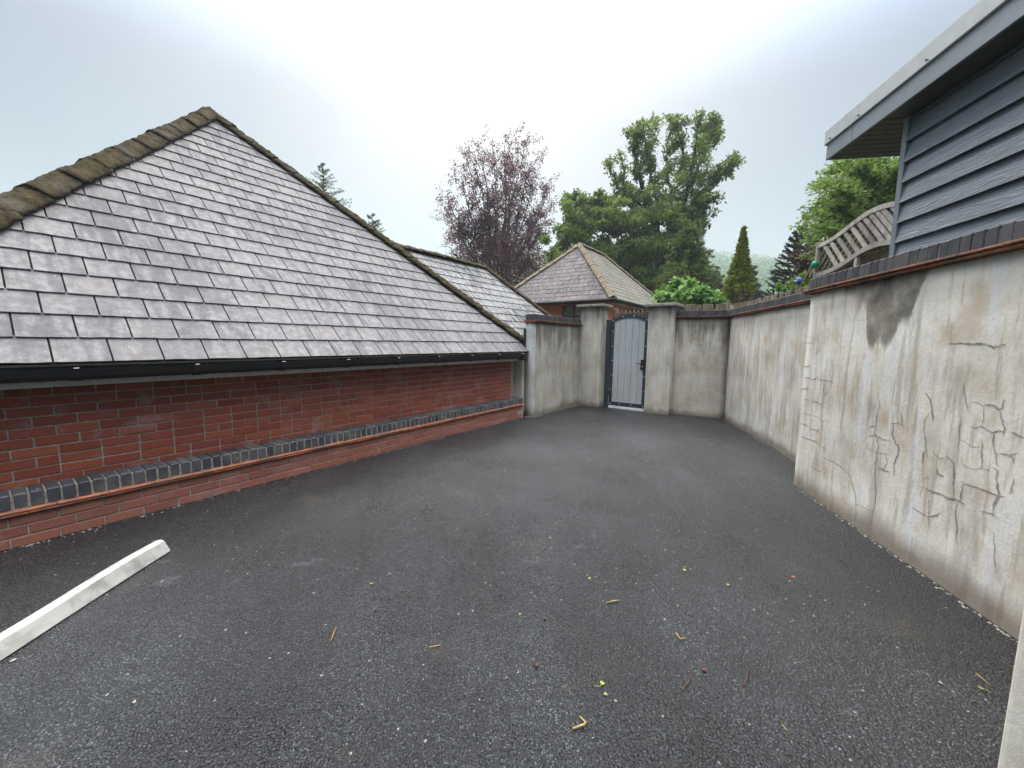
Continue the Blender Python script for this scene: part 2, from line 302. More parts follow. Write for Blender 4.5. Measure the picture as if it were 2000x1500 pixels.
plain('blue_paint', (0.05, 0.10, 0.38), 0.4, 0.1)
plain('brass', (0.42, 0.30, 0.12), 0.4, 0.2, metal=0.6)
plain('glass_dark', (0.13, 0.155, 0.15), 0.08, 0.2, 5, 0.0, 0.001, 0.6)
plain('curtain', (0.42, 0.44, 0.42), 0.9, 0.2, 20)
plain('window_frame', (0.075, 0.022, 0.022), 0.4, 0.1)
plain('soil', (0.055, 0.05, 0.03), 0.95, 0.4, 3, 0.8, 0.02)
g = G('grass'); n1 = g.noise(sc=0.4, de=6); n2 = g.noise(sc=9, de=4)
M['grass'] = g.end(g.mix(n2, g.mix(n1, (0.04, 0.075, 0.02), (0.07, 0.10, 0.03)), (0.05, 0.08, 0.02)), 0.95, g.bump(n2, 0.8, 0.05), 0.1)
g = G('hill_grass'); n1 = g.noise(sc=0.012, de=6); n2 = g.noise(sc=0.15, de=5)
M['hill_grass'] = g.end(g.mix(g.rng(n1, 0.45, 0.6), (0.08, 0.15, 0.04), (0.19, 0.27, 0.07)), 0.95, g.bump(n2, 0.8, 1.0), 0.1)
# composite gate boards and cladding: grain follows the board
g = G('gate_board'); r = g.rand(); co = g.map(sc=(60, 60, 3.0), lo=g.n('CombineXYZ').outputs[0]); n1 = g.noise(co, sc=1.0, de=5, ro=0.6); n2 = g.noise(sc=2.5, de=4)
c = g.mix(g.rng(n1, 0.3, 0.7), (0.36, 0.37, 0.36), (0.46, 0.47, 0.455)); c = g.mix(g.rng(n2, 0.45, 0.7, 0, 0.3), c, (0.50, 0.50, 0.48))
M['gate_board'] = g.end(c, 0.6, g.bump(n1, 0.35, 0.002), 0.35)
g = G('cladding'); r = g.orand(); x, y, z = g.sep()
cb_ = g.n('CombineXYZ'); g.set(cb_.inputs[0], g.ma('ADD', g.ma('MULTIPLY', x, 0.55), g.ma('MULTIPLY', r, 50))); g.set(cb_.inputs[1], g.ma('MULTIPLY', z, 6.0)); g.set(cb_.inputs[2], g.ma('MULTIPLY', r, 9))
dn = g.noise(cb_.outputs[0], sc=2.0, de=3, ro=0.5)
ring = g.ma('SINE', g.ma('ADD', g.ma('MULTIPLY', dn, 70.0), g.ma('MULTIPLY', z, 130)))
gr = g.noise(g.map(sc=(6, 6, 160)), sc=1.0, de=3)
hgt = g.ma('ADD', g.rng(ring, 0.2, 1.0), g.ma('MULTIPLY', gr, 0.6))
c = g.mix(g.rng(ring, 0.2, 1.0, 0, 0.45), (0.112, 0.13, 0.152), (0.165, 0.186, 0.21))
M['cladding'] = g.end(c, 0.52, g.bump(hgt, 0.75, 0.003), 0.45)
def wood_mat(key, a, b, c_):
    g = G(key); r = g.rand(); off = g.n('CombineXYZ'); g.set(off.inputs[0], g.ma('MULTIPLY', r, 20))
    n1 = g.noise(g.map(sc=(30, 30, 4), lo=off.outputs[0]), sc=1, de=5); n2 = g.noise(g.n('NewGeometry').outputs['Position'], sc=6, de=4)
    c = g.mix(g.rng(n1, 0.3, 0.7), a, b); c = g.mix(g.rng(n2, 0.5, 0.68, 0, 0.6), c, c_)
    k = g.rng(r, 0, 1, 0.72, 1.2, False); nd = g.n('VectorMath', operation='SCALE'); g.set(nd.inputs[0], c); g.set(nd.inputs['Scale'], k)
    M[key] = g.end(nd.outputs[0], 0.85, g.bump(n1, 0.5, 0.003), 0.2)
wood_mat('grey_wood', (0.36, 0.31, 0.26), (0.50, 0.45, 0.395), (0.15, 0.13, 0.10))
wood_mat('dark_wood', (0.10, 0.085, 0.06), (0.16, 0.14, 0.095), (0.07, 0.06, 0.04))
wood_mat('fence_wood', (0.15, 0.115, 0.075), (0.27, 0.22, 0.15), (0.10, 0.085, 0.05))
wood_mat('bark', (0.028, 0.024, 0.018), (0.055, 0.048, 0.036), (0.03, 0.036, 0.018))
wood_mat('bark_green', (0.075, 0.075, 0.05), (0.13, 0.13, 0.09), (0.06, 0.08, 0.03))
wood_mat('purple_bark', (0.06, 0.04, 0.038), (0.095, 0.07, 0.065), (0.05, 0.045, 0.04))
def leaf_mat(key, stops, trans=0.35, tcol=1.5, rough=0.5):
    g = G(key); r = g.irand(); n1 = g.noise(g.n('NewGeometry').outputs['Position'], sc=0.55, de=3)
    c = g.ramp(g.ma('ADD', g.ma('MULTIPLY', r, 0.55), g.ma('MULTIPLY', g.rng(n1, 0.3, 0.7), 0.45)), stops)
    b = g.n('BsdfPrincipled'); g.set(b.inputs['Base Color'], c); b.inputs['Roughness'].default_value = rough; b.inputs['Specular IOR Level'].default_value = 0.35
    t = g.n('BsdfTranslucent'); nd = g.n('VectorMath', operation='SCALE'); g.set(nd.inputs[0], c); nd.inputs['Scale'].default_value = tcol; g.set(t.inputs[0], nd.outputs[0])
    mx = g.n('MixShader'); mx.inputs[0].default_value = trans
    g.t.links.new(b.outputs[0], mx.inputs[1]); g.t.links.new(t.outputs[0], mx.inputs[2]); g.t.links.new(mx.outputs[0], g.out.inputs[0]); M[key] = g.m
leaf_mat('leaf_oak', [(0.05, (0.034, 0.060, 0.010)), (0.5, (0.090, 0.140, 0.022)), (0.95, (0.20, 0.255, 0.055))], 0.45, 1.8)
leaf_mat('leaf_copper', [(0.05, (0.040, 0.015, 0.019)), (0.5, (0.095, 0.034, 0.042)), (0.95, (0.19, 0.060, 0.066))], 0.4, 1.6)
leaf_mat('leaf_acer', [(0.05, (0.050, 0.095, 0.018)), (0.5, (0.11, 0.175, 0.032)), (0.95, (0.20, 0.27, 0.06))], 0.45, 1.6)
leaf_mat('leaf_bright', [(0.05, (0.07, 0.15, 0.03)), (0.5, (0.13, 0.25, 0.05)), (0.95, (0.21, 0.34, 0.10))], 0.4)
leaf_mat('leaf_thuja', [(0.05, (0.055, 0.080, 0.012)), (0.5, (0.14, 0.175, 0.024)), (0.95, (0.27, 0.29, 0.05))], 0.35, 1.8)
leaf_mat('leaf_cedar', [(0.05, (0.045, 0.08, 0.020)), (0.5, (0.10, 0.145, 0.035)), (0.95, (0.20, 0.23, 0.06))], 0.35, 1.6)
leaf_mat('leaf_monkey', [(0.05, (0.012, 0.020, 0.012)), (0.5, (0.022, 0.034, 0.018)), (0.95, (0.045, 0.06, 0.03))], 0.1)
leaf_mat('leaf_larch', [(0.05, (0.045, 0.08, 0.035)), (0.5, (0.08, 0.125, 0.055)), (0.95, (0.12, 0.16, 0.08))], 0.3)
leaf_mat('leaf_rust', [(0.05, (0.035, 0.016, 0.010)), (0.5, (0.075, 0.034, 0.020)), (0.95, (0.13, 0.06, 0.03))], 0.3, 1.5)
leaf_mat('leaf_far', [(0.05, (0.05, 0.10, 0.035)), (0.5, (0.09, 0.16, 0.05)), (0.95, (0.16, 0.23, 0.07))], 0.3, 1.5)

# ------------------------------------------------------------------ object helpers
def tag(o, label=None, cat=None, group=None, kind=None):
    for k, v in (('label', label), ('category', cat), ('group', group), ('kind', kind)):
        if v: o[k] = v
    return o
def link(o, parent=None):
    COL.objects.link(o)
    if parent is not None: o.parent = parent
    return o
def empty(name, loc=(0, 0, 0), rz=0.0, **kw):
    o = bpy.data.objects.new(name, None); o.empty_display_size = 0.2; o.location = loc; o.rotation_euler = (0, 0, rz)
    return tag(link(o), **kw)
def inst(name, me, parent=None, loc=(0, 0, 0), rot=(0, 0, 0), scale=(1, 1, 1), mtx=None, **kw):
    o = bpy.data.objects.new(name, me)
    if mtx is not None: o.matrix_local = mtx
    else: o.location = loc; o.rotation_euler = rot; o.scale = scale
    return tag(link(o, parent), **kw)

class MB:
    def __init__(s): s.v = []; s.f = []
    def add(s, V, F):
        b = len(s.v); s.v += [tuple(p) for p in V]; s.f += [tuple(i + b for i in f) for f in F]; return s
    def box(s, a, b, mtx=None):
        (x0, y0, z0), (x1, y1, z1) = a, b
        V = [Vector(p) for p in ((x0, y0, z0), (x1, y0, z0), (x1, y1, z0), (x0, y1, z0), (x0, y0, z1), (x1, y0, z1), (x1, y1, z1), (x0, y1, z1))]
        if mtx is not None: V = [mtx @ p for p in V]
        return s.add(V, [(3, 2, 1, 0), (4, 5, 6, 7), (0, 1, 5, 4), (1, 2, 6, 5), (2, 3, 7, 6), (3, 0, 4, 7)])
    def prism(s, poly, z0, z1):
        n = len(poly); V = [(x, y, z0) for x, y in poly] + [(x, y, z1) for x, y in poly]
        return s.add(V, [tuple(range(n - 1, -1, -1)), tuple(range(n, 2 * n))] + [(i, (i + 1) % n, n + (i + 1) % n, n + i) for i in range(n)])
    def tube(s, pts, rad, k=6, cap=True):
        pts = [Vector(p) for p in pts]; n = len(pts)
        if not hasattr(rad, '__len__'): rad = [rad] * n
        V = []; F = []; ref = Vector((0.31, 0.2, 0.93))
        for i, p in enumerate(pts):
            d = (pts[min(i + 1, n - 1)] - pts[max(i - 1, 0)]).normalized()
            a = d.cross(ref)
            if a.length < 0.05: a = d.cross(Vector((1, 0, 0)))
            a.normalize(); b = d.cross(a)
            for j in range(k):
                t = 2 * pi * j / k; V.append(p + (a * cos(t) + b * sin(t)) * rad[i])
        for i in range(n - 1):
            for j in range(k): F.append((i * k + j, i * k + (j + 1) % k, (i + 1) * k + (j + 1) % k, (i + 1) * k + j))
        if cap: F.append(tuple(range(k - 1, -1, -1))); F.append(tuple(range((n - 1) * k, n * k)))
        return s.add(V, F)
    def lathe(s, prof, k=12, c=(0, 0, 0)):
        V = []; F = []
        for r, z in prof:
            for j in range(k): V.append((c[0] + r * cos(2 * pi * j / k), c[1] + r * sin(2 * pi * j / k), c[2] + z))
        for i in range(len(prof) - 1):
            for j in range(k): F.append((i * k + j, i * k + (j + 1) % k, (i + 1) * k + (j + 1) % k, (i + 1) * k + j))
        F.append(tuple(range(k - 1, -1, -1))); F.append(tuple(range((len(prof) - 1) * k, len(prof) * k)))
        return s.add(V, F)
    def mesh(s, name, mat, smooth=False, bevel=0.0, seg=1):
        me = bpy.data.meshes.new(name); me.from_pydata(s.v, [], s.f); me.update()
        bm = bmesh.new(); bm.from_mesh(me)
        bmesh.ops.recalc_face_normals(bm, faces=bm.faces[:])
        if bevel: bmesh.ops.bevel(bm, geom=bm.edges[:], offset=bevel, segments=seg, affect='EDGES', profile=0.5)
        bm.to_mesh(me); bm.free()
        me.materials.append(M[mat])
        if smooth: me.polygons.foreach_set('use_smooth', [True] * len(me.polygons))
        return me
    def ob(s, name, mat, parent=None, smooth=False, bevel=0.0, seg=1, loc=(0, 0, 0), rot=(0, 0, 0), **kw):
        return inst(name, s.mesh(name, mat, smooth, bevel, seg), parent, loc, rot, **kw)

_bx = {}
def bbox(sx, sy, sz, mat, bevel=0.004):
    key = (sx, sy, sz, mat, bevel)
    if key not in _bx: _bx[key] = MB().box((-sx / 2, -sy / 2, -sz / 2), (sx / 2, sy / 2, sz / 2)).mesh('piece', mat, bevel=bevel)
    return _bx[key]
def rj(a): return random.uniform(-a, a)

def np_mesh(name, V, quads, mat, smooth=False):
    """fast mesh from an (n,3) array and an (m,k) index array"""
    me = bpy.data.meshes.new(name); V = np.asarray(V, np.float32); Q = np.asarray(quads, np.int32); m, k = Q.shape
    me.vertices.add(len(V)); me.vertices.foreach_set('co', V.ravel())
    me.loops.add(m * k); me.loops.foreach_set('vertex_index', Q.ravel())
    me.polygons.add(m); me.polygons.foreach_set('loop_start', np.arange(m, dtype=np.int32) * k)
    me.update(calc_edges=True); me.validate()
    if smooth: me.polygons.foreach_set('use_smooth', np.ones(m, bool))
    me.materials.append(M[mat]); return me

# ------------------------------------------------------------------ the setting
def sheet(name, poly, z, mat, **kw):
    me = bpy.data.meshes.new(name); me.from_pydata([(x, y, z) for x, y in poly], [], [tuple(range(len(poly)))]); me.update(); me.materials.append(M[mat])
    return inst(name, me, **kw)
sheet('ground', [(-900, -300), (900, -300), (900, 900), (-900, 900)], -0.35, 'grass', kind='structure')
sheet('asphalt_yard', [(-12, -7), (2.9, -7), (2.6, 1.2), (3.45, 4.5), (4.35, 7.5), (3.3, 8.15), (1.75, 9.1), (0.28, 7.5), (-3.6, 2.35), (-12, -5)], 0.0, 'asphalt', kind='structure')
MB().prism([(1.75, 9.1), (3.3, 8.15), (7.0, 13.2), (5.45, 14.3)], -0.35, -0.006).ob('garden_path', 'path', kind='structure')
MB().prism([(2.45, -6), (2.62, 1.0), (3.25, 4.1), (3.75, 5.0), (4.28, 7.62), (3.45, 8.1), (11.0, 18.4), (30, 45), (140, 60), (140, -6)], -0.35, 1.88).ob('garden_terrace', 'soil', kind='structure')

# the house frame: x along the eaves (away from the camera), y into the house
A_L = radians(36.2); RZ = pi / 2 - A_L; PM = Vector((-1.626, 4.948, 0.0))
E_L = Vector((sin(A_L), cos(A_L), 0)); N_L = Vector((-cos(A_L), sin(A_L), 0))
def HL(s, y, z=0.0): return PM + E_L * s + N_L * y + Vector((0, 0, z))
PH = radians(44.5); TP = tan(PH); GAUGE = 0.25

# ---- slate clipping in roof-plane coordinates (s along, u up the slope)
def clip(poly, a, b, c):
    out = []
    for i in range(len(poly)):
        p, q = poly[i], poly[(i + 1) % len(poly)]; fp = a * p[0] + b * p[1] + c; fq = a * q[0] + b * q[1] + c
        if fp >= 0: out.append(p)
        if fp * fq < 0:
            t = fp / (fp - fq); out.append((p[0] + (q[0] - p[0]) * t, p[1] + (q[1] - p[1]) * t))
    return out
def area(p): return abs(sum(p[i][0] * p[(i + 1) % len(p)][1] - p[(i + 1) % len(p)][0] * p[i][1] for i in range(len(p)))) / 2
SLOT = 0.010
def slate_poly_mesh(poly, mat):
    """one cut slate: outline relative to its lower-left centre, thickness below"""
    n = len(poly); V = [(x, y, 0.0) for x, y in poly] + [(x, y, -SLOT) for x, y in poly]
    me = bpy.data.meshes.new('slate'); me.from_pydata(V, [], [tuple(range(n)), tuple(range(2 * n - 1, n - 1, -1))] + [(i, n + i, n + (i + 1) % n, (i + 1) % n) for i in range(n)])
    me.update(); me.materials.append(M[mat]); return me
def slates(s0, s1, rows, lines, wid=0.30, shift=0.0):
    """list of (s_centre, u_low, polygon relative to that point, is_full)"""
    out = []
    for r in range(rows):
        off = shift + (wid / 2 if r % 2 else 0.0); k0 = int(math.floor((s0 - off) / wid)) - 1; k1 = int(math.ceil((s1 - off) / wid)) + 1
        for k in range(k0, k1):
            a = off + k * wid; gp = 0.0052 + random.random() * 0.0020; ul = r * GAUGE
            P = [(a + gp, ul), (a + wid - gp, ul), (a + wid - gp, ul + GAUGE + 0.03), (a + gp, ul + GAUGE + 0.03)]
            Q = P
            for ln in lines:
                Q = clip(Q, *ln)
                if len(Q) < 3: break
            if len(Q) < 3 or area(Q) < 0.004: continue
            c = a + wid / 2
            out.append((c, ul, [(x - c, y - ul) for x, y in Q], len(Q) == 4 and area(Q) > 0.995 * area(P)))
    return out
def slate_matrix(s, u, y0, z0, ph=PH):
    tilt = ph - 0.064
    return Matrix.Translation((s, y0 + u * cos(ph) - 0.026 * sin(ph), z0 + u * sin(ph) + 0.026 * cos(ph))) @ Matrix.Rotation(tilt + rj(0.002), 4, 'X') @ Matrix.Rotation(rj(0.003), 4, 'Z') @ Matrix.Rotation(rj(0.0025), 4, 'Y')

# ---- hip and ridge tiles
def tile_mesh(seed, ln, half, mat, rough=0.012, drop=0.62):
    rnd = random.Random(seed); V = []; F = []; nx, ny = 18, 19
    for side in (0, 1):
        for i in range(nx):
            t = i / (nx - 1); x = -0.03 + t * (ln + 0.03)
            for j in range(ny):
                a = (j / (ny - 1)) * 2 - 1; lift = 0.010 * (1 - t) + (0.004 if t < 0.12 else 0)
                yy = a * half; zz = 0.085 + lift - abs(a) ** 1.35 * half * drop
                d = mnoise.noise(Vector((x * 9 + seed * 7, yy * 11, seed * 3.1))) * rough + mnoise.noise(Vector((x * 28 + seed * 5, yy * 30, seed))) * rough * 0.9 + mnoise.noise(Vector((x * 70 + seed * 5, yy * 75, seed))) * rough * 0.5
                V.append((x, yy, zz + d - (0.03 if side else 0)))
    n = nx * ny
    for i in range(nx - 1):
        for j in range(ny - 1):
            a = i * ny + j; F.append((a, a + ny, a + ny + 1, a + 1)); F.append((n + a + 1, n + a + ny + 1, n + a + ny, n + a))
    for i in range(nx - 1):
        for j in (0, ny - 1): a = i * ny + j; F.append((a, a + ny, n + a + ny, n + a))
    for j in range(ny - 1):
        for i in (0, nx - 1): a = i * ny + j; F.append((a, a + 1, n + a + 1, n + a))
    return MB().add(V, F).mesh('ridge_tile', mat, smooth=True)
def run_tiles(name, parent, p, q, metas, step=0.4, lift=0.0):
    p, q = Vector(p), Vector(q); d = (q - p); ln = d.length; d.normalize(); up = (Vector((0, 0, 1)) - d * d.z).normalized(); sd = up.cross(d)
    n = max(1, int(round(ln / step))); st = ln / n
    for i in range(n):
        o = p + d * (i * st) + up * (lift + rj(0.008)) + sd * rj(0.008)
        m = Matrix((d, sd, up)).transposed().to_4x4(); m.translation = o
        inst(name, metas[(i * 7 + 3) % len(metas)], parent, mtx=m @ Matrix.Rotation(rj(0.015), 4, 'X') @ Matrix.Rotation(rj(0.012), 4, 'Z'))

# ================================================================== brick bungalow on the left
house = empty('brick_bungalow', PM, RZ, label='red brick bungalow with big pale slate hipped roof and black gutter', cat='house')
EZ = 1.25; RS, LS = 3.53, -3.92; AS, AY = -0.435, 3.967; AZ = EZ + AY * TP; UA = AY / cos(PH)
WY, WZ0 = 1.0, 1.25; WR0, WR1 = 1.18, 5.89; WU = 3.29; WYR = WY + WU * cos(PH); WZR = WZ0 + WU * sin(PH); WE = WR1 + WU * cos(PH)
# roof carcass: the face to the yard, its other three faces and the wing
back = 12.0
V = [(LS, 0, EZ), (RS, 0, EZ), (AS, AY, AZ), (RS, back, EZ), (LS, back, EZ), (AS, back, AZ)]
F = [(0, 1, 2), (1, 3, 5, 2), (0, 2, 5, 4), (3, 4, 5)]
roof = MB().add(V, F).mesh('roof', 'underlay'); roof = inst('roof', roof, house)
V = [(RS - 0.2, WY, WZ0), (WE, WY, WZ0), (WR1, WYR, WZR), (WR0 - 0.4, WYR, WZR), (WE, 2 * WYR - WY, WZ0), (RS - 0.2, 2 * WYR - WY, WZ0)]
wroof = inst('wing_roof', MB().add(V, [(0, 1, 2, 3), (1, 4, 2), (3, 2, 4, 5)]).mesh('wing_roof', 'underlay'), house)
# slates of the face to the yard
lines = [(1, -(AS - LS - 0.0) / UA, -LS - 0.05), (-1, -(RS - AS) / UA, RS - 0.05)]
full = slate_poly_mesh([(-0.147, 0), (0.147, 0), (0.147, 0.28), (-0.147, 0.28)], 'slate')
fulls = []
for k in range(5):
    rr = random.Random(k); P = [(-0.1442, 0)] + [(-0.1442 + 0.2884 * t / 5, rr.uniform(-0.004, 0.003)) for t in range(1, 5)] + [(0.1442, 0), (0.1438, 0.28), (-0.1438, 0.28)]
    fulls.append(slate_poly_mesh(P, 'slate'))
n_sl = 0
for (s, u, P, ok) in slates(LS, RS, 22, lines, shift=-0.02):
    if s < -3.75: continue
    n_sl += 1
    inst('slate', random.choice(fulls) if ok else slate_poly_mesh(P, 'slate'), roof, mtx=slate_matrix(s, u, 0, EZ))
# slates of the wing: the largest singly, the rest as one part
wl = [(1, (RS - WR0) / WU, -RS + 0.02), (-1, -(WE - WR1) / WU, WE - 0.04)]
ws = [t for t in slates(WR0, WE, 13, wl, shift=0.05) if t[0] > 2.9 and t[0] + t[1] * 0.55 > 3.9]
ws.sort(key=lambda t: t[0] - 0.3 * t[1])
solo = max(0, 298 - n_sl); big = MB()
for i, (s, u, P, ok) in enumerate(ws):
    mt = slate_matrix(s, u, WY, WZ0)
    if i < solo: inst('slate', slate_poly_mesh(P, 'slate_wing'), wroof, mtx=mt)
    else:
        n = len(P); VV = [mt @ Vector((x, y, 0)) for x, y in P] + [mt @ Vector((x, y, -SLOT)) for x, y in P]
        big.add(VV, [tuple(range(n)), tuple(range(2 * n - 1, n - 1, -1))] + [(j, n + j, n + (j + 1) % n, (j + 1) % n) for j in range(n)])
# joined wing slates keep the texture running down the slope: rotate their coordinates into the roof plane
rotm = Matrix.Translation((0, WY, WZ0)) @ Matrix.Rotation(PH, 4, 'X'); inv = rotm.inverted()
big.v = [tuple(inv @ Vector(p)) for p in big.v]
inst('slate_courses', big.mesh('slate_courses', 'slate_wing'), wroof, mtx=rotm, kind='stuff')
mossy = [tile_mesh(k, 0.42, 0.125, 'mossy_tile', 0.017) for k in range(6)]
run_tiles('hip_tile', roof, (RS - 0.12, 0.12, EZ + 0.13), (AS, AY, AZ), mossy, 0.40)
run_tiles('hip_tile', roof, (LS + 0.1, 0.12, EZ + 0.13), (AS, AY, AZ), [tile_mesh(k + 20, 0.46, 0.16, 'mossy_tile', 0.016) for k in range(6)], 0.44, 0.0)
run_tiles('ridge_tile', roof, (AS, AY, AZ), (AS, back, AZ), mossy, 0.42)
run_tiles('ridge_tile', wroof, (WR0, WYR, WZR), (WR1, WYR, WZR), mossy, 0.40)
run_tiles('hip_tile', wroof, (WE, WY, WZ0), (WR1, WYR, WZR), mossy, 0.40)
# brick wall of the house
wallm = MB().box((LS, 0.223, -0.35), (3.09, 0.42, 1.09)).ob('wall', 'mortar', house)
MB().box((3.085, 0.42, -0.35), (3.09 + 0.15, 9.0, 1.12)).ob('side_wall', 'orange_brick', house)
MB().box((3.2, WY + 0.25, -0.35), (WE - 0.3, WY + 0.45, 1.2)).ob('wing_wall', 'orange_brick', house)
bl = {k: bbox(k, 0.06, 0.065, 'brick', 0.0035) for k in (0.215, 0.1025)}
for c in range(10):
    z = 1.0475 - c * 0.0745; x = -3.62 + (0.1125 if c % 2 else 0.0); nxt = random.randint(4, 12)
    while x < 3.06:
        L_ = 0.215; nxt -= 1
        if nxt == 0: L_ = 0.1025; nxt = random.choice((1, random.randint(7, 14)))
        if x + L_ > 3.085: L_ = 0.1025
        if x + L_ > 3.085: break
        inst('brick', bl[L_], wallm, (x + L_ / 2, 0.245 + rj(0.002), z + rj(0.0015)), (rj(0.010), rj(0.006), rj(0.006)), (0.993, 1, 0.975))
        x += L_ + 0.0102
MB().box((LS, 0.03, 1.088), (3.08, 0.055, 1.262)).ob('fascia_board', 'white_plastic', house, bevel=0.003)
MB().box((LS, 0.057, 1.092), (3.08, 0.23, 1.10)).ob('soffit_board', 'white_plastic', house)
gp = MB(); prof = [(0.028, 1.235), (0.028, 1.19)] + [(-0.022 - 0.052 * cos(t), 1.185 - 0.052 * sin(t)) for t in [pi * k / 8 for k in range(8, -1, -1)]] + [(-0.082, 1.215), (-0.074, 1.215), (-0.068, 1.19)]
for (x0, x1) in ((-4.2, -0.35), (-0.34, 3.07)):
    n = len(prof); gp.add([(x0, y, z) for y, z in prof] + [(x1, y, z) for y, z in prof], [(i, i + 1, n + i + 1, n + i) for i in range(n - 1)] + [tuple(range(n)), tuple(range(2 * n - 1, n - 1, -1))])
gut = gp.ob('gutter', 'black_plastic', house, smooth=False)
bk = MB()
for t0, t1 in ((-0.05, 1.05),):
    pr_ = [(-0.022 - 0.058 * cos(t), 1.185 - 0.058 * sin(t)) for t in [pi * k / 8 for k in range(8, -1, -1)]]; pr_ = [(0.028, 1.235)] + pr_ + [(-0.088, 1.222)]
    n = len(pr_); bk.add([(-0.03, y, z) for y, z in pr_] + [(0.03, y, z) for y, z in pr_], [(i, i + 1, n + i + 1, n + i) for i in range(n - 1)] + [tuple(range(n)), tuple(range(2 * n - 1, n - 1, -1))])
bkm = bk.mesh('bracket', 'black_plastic')
clipm = bbox(0.03, 0.012, 0.006, 'white_plastic', 0.002)
for k in range(9): inst('clip', clipm, inst('bracket', bkm, gut, (-2.62 + k * 0.70, 0, 0)), (0, -0.078, 1.222))
MB().box((3.0, -0.09, 1.10), (3.10, 0.04, 1.235)).ob('gutter_end_box', 'black_plastic', house, bevel=0.006)

# ================================================================== low wall in front of the bungalow
low = empty('low_brick_wall', HL(0, 0), RZ, label='knee-high red brick wall with blue brick coping and terracotta course, along the bungalow', cat='wall')
core = MB().box((-3.75, 0.007, -0.2), (3.12, 0.213, 0.2285)).ob('core', 'mortar', low)
pb = {k: bbox(k, 0.06, 0.066, 'plinth_brick', 0.004) for k in (0.215, 0.1025)}
for c in range(3):
    x = -3.7 + (0.1125 if c % 2 else 0.03)
    while x + 0.215 < 3.12:
        inst('brick', pb[0.215], low, (x + 0.1075, 0.03 + rj(0.002), 0.036 + c * 0.0755 + rj(0.001)), (rj(0.008), rj(0.004), rj(0.004))); x += 0.2252
tl = MB().box((-0.131, -0.031, -0.0075), (0.131, 0.2, 0.0075)).mesh('creasing_tile', 'terracotta', bevel=0.005, seg=2)
for r in range(2):
    x = -3.7 + 0.13 * r
    while x < 3.0:
        inst('creasing_tile', tl, low, (x + 0.131, rj(0.003) + (0.006 if r == 0 else 0.0), 0.2365 + r * 0.0185), (rj(0.01), rj(0.004), rj(0.005))); x += 0.2645
MB().box((-3.75, 0.004, 0.258), (3.12, 0.208, 0.362)).ob('coping_bed', 'mortar', low, bevel=0.004)
cb = bbox(0.064, 0.213, 0.104, 'blue_brick', 0.006)
x = -3.72
while x < 3.08:
    inst('coping_brick', cb, low, (x + 0.032, 0.1055 + rj(0.003), 0.322 + rj(0.0025)), (rj(0.012), rj(0.008), rj(0.012))); x += 0.0752

# ================================================================== rendered walls
def rendered_wall(name, label, origin, ang, L_, H, mat, t=0.25, cap_t=0.23, tiles=True, group=None, subx=None, z_end=None):
    """x runs along the wall, the yard face is y = 0 and the wall's body lies behind it"""
    o = empty(name, origin, ang, label=label, cat='wall')
    nx = max(2, int(L_ / 0.12)); nz = max(2, int(H / 0.12)); V = []; F = []
    def wob(x, z): return mnoise.noise(Vector((x * 1.3 + origin[0] * 3, z * 1.3, origin[1]))) * 0.010 + mnoise.noise(Vector((x * 5, z * 5, origin[1]))) * 0.003
    b = MB().box((0, 0.012, -0.3), (L_, t, H)).mesh('b', mat)
    bm = bmesh.new(); bm.from_mesh(b); bpy.data.meshes.remove(b)
    bmesh.ops.bevel(bm, geom=[e for e in bm.edges if abs(e.verts[0].co.x - e.verts[1].co.x) < 1e-5 and abs(e.verts[0].co.y - e.verts[1].co.y) < 1e-5], offset=0.028, segments=3, affect='EDGES')
    for ax, cnt, lo, hi in ((0, nx, 0, L_), (2, nz, -0.3, H)):
        for i in range(1, cnt):
            n_ = [0, 0, 0]; n_[ax] = 1; c_ = [0, 0, 0]; c_[ax] = lo + (hi - lo) * i / cnt
            bmesh.ops.bisect_plane(bm, geom=bm.verts[:] + bm.edges[:] + bm.faces[:], plane_co=c_, plane_no=n_)
    for v in bm.verts:
        if v.co.y < 0.05: v.co.y += wob(v.co.x, v.co.z)
    me = bpy.data.meshes.new('render_coat'); bm.to_mesh(me); bm.free(); me.materials.append(M[mat]); me.polygons.foreach_set('use_smooth', [True] * len(me.polygons))
    inst('render_coat', me, o)
    tm = MB().box((-0.131, -0.045, -0.0085), (0.131, cap_t + 0.03, 0.0085)).mesh('creasing_tile', 'terracotta_dirty', bevel=0.006, seg=2)
    for r in range(2):
        x = -0.035
        if r: inst('creasing_tile', tm, o, (x + 0.065, 0.0, H + 0.0335), (0, 0, 0), (0.49, 1, 1)); x += 0.132
        while x < L_:
            inst('creasing_tile', tm, o, (x + 0.131, rj(0.004) + (0.014 if r == 0 else 0), H + 0.0125 + r * 0.021), (rj(0.012), rj(0.005), rj(0.006))); x += 0.2645
    MB().box((-0.005, 0.004, H + 0.039), (L_, cap_t - 0.004, H + 0.135)).ob('coping_bed', 'dark_mortar', o, bevel=0.004)
    cm = bbox(0.066, cap_t, 0.106, 'dark_blue_brick', 0.005)
    x = -0.01
    while x + 0.066 < L_:
        inst('coping_brick', cm, o, (x + 0.033, cap_t / 2 + rj(0.003), H + 0.098 + rj(0.003)), (rj(0.012), rj(0.01), rj(0.012))); x += 0.0752
    return o
A_R = radians(11.17); ER = Vector((sin(A_R), cos(A_R), 0))
ang_r = math.atan2(-ER.y, -ER.x)
near = rendered_wall('rendered_wall', 'tall cracked rendered wall with a dark V-shaped stain, right foreground below the dark shed', (2.963, 4.008, 0), ang_r, 3.05, 1.95, 'render_near')
MB().box((-0.005, 0.252, -0.3), (0.3, 0.60, 1.93)).ob('end_block', 'render_far', near)
far = rendered_wall('rendered_wall', 'streaky rendered wall on the right between the cracked wall and the far corner', (4.14, 7.579, 0), ang_r, 3.6, 1.955, 'render_far')
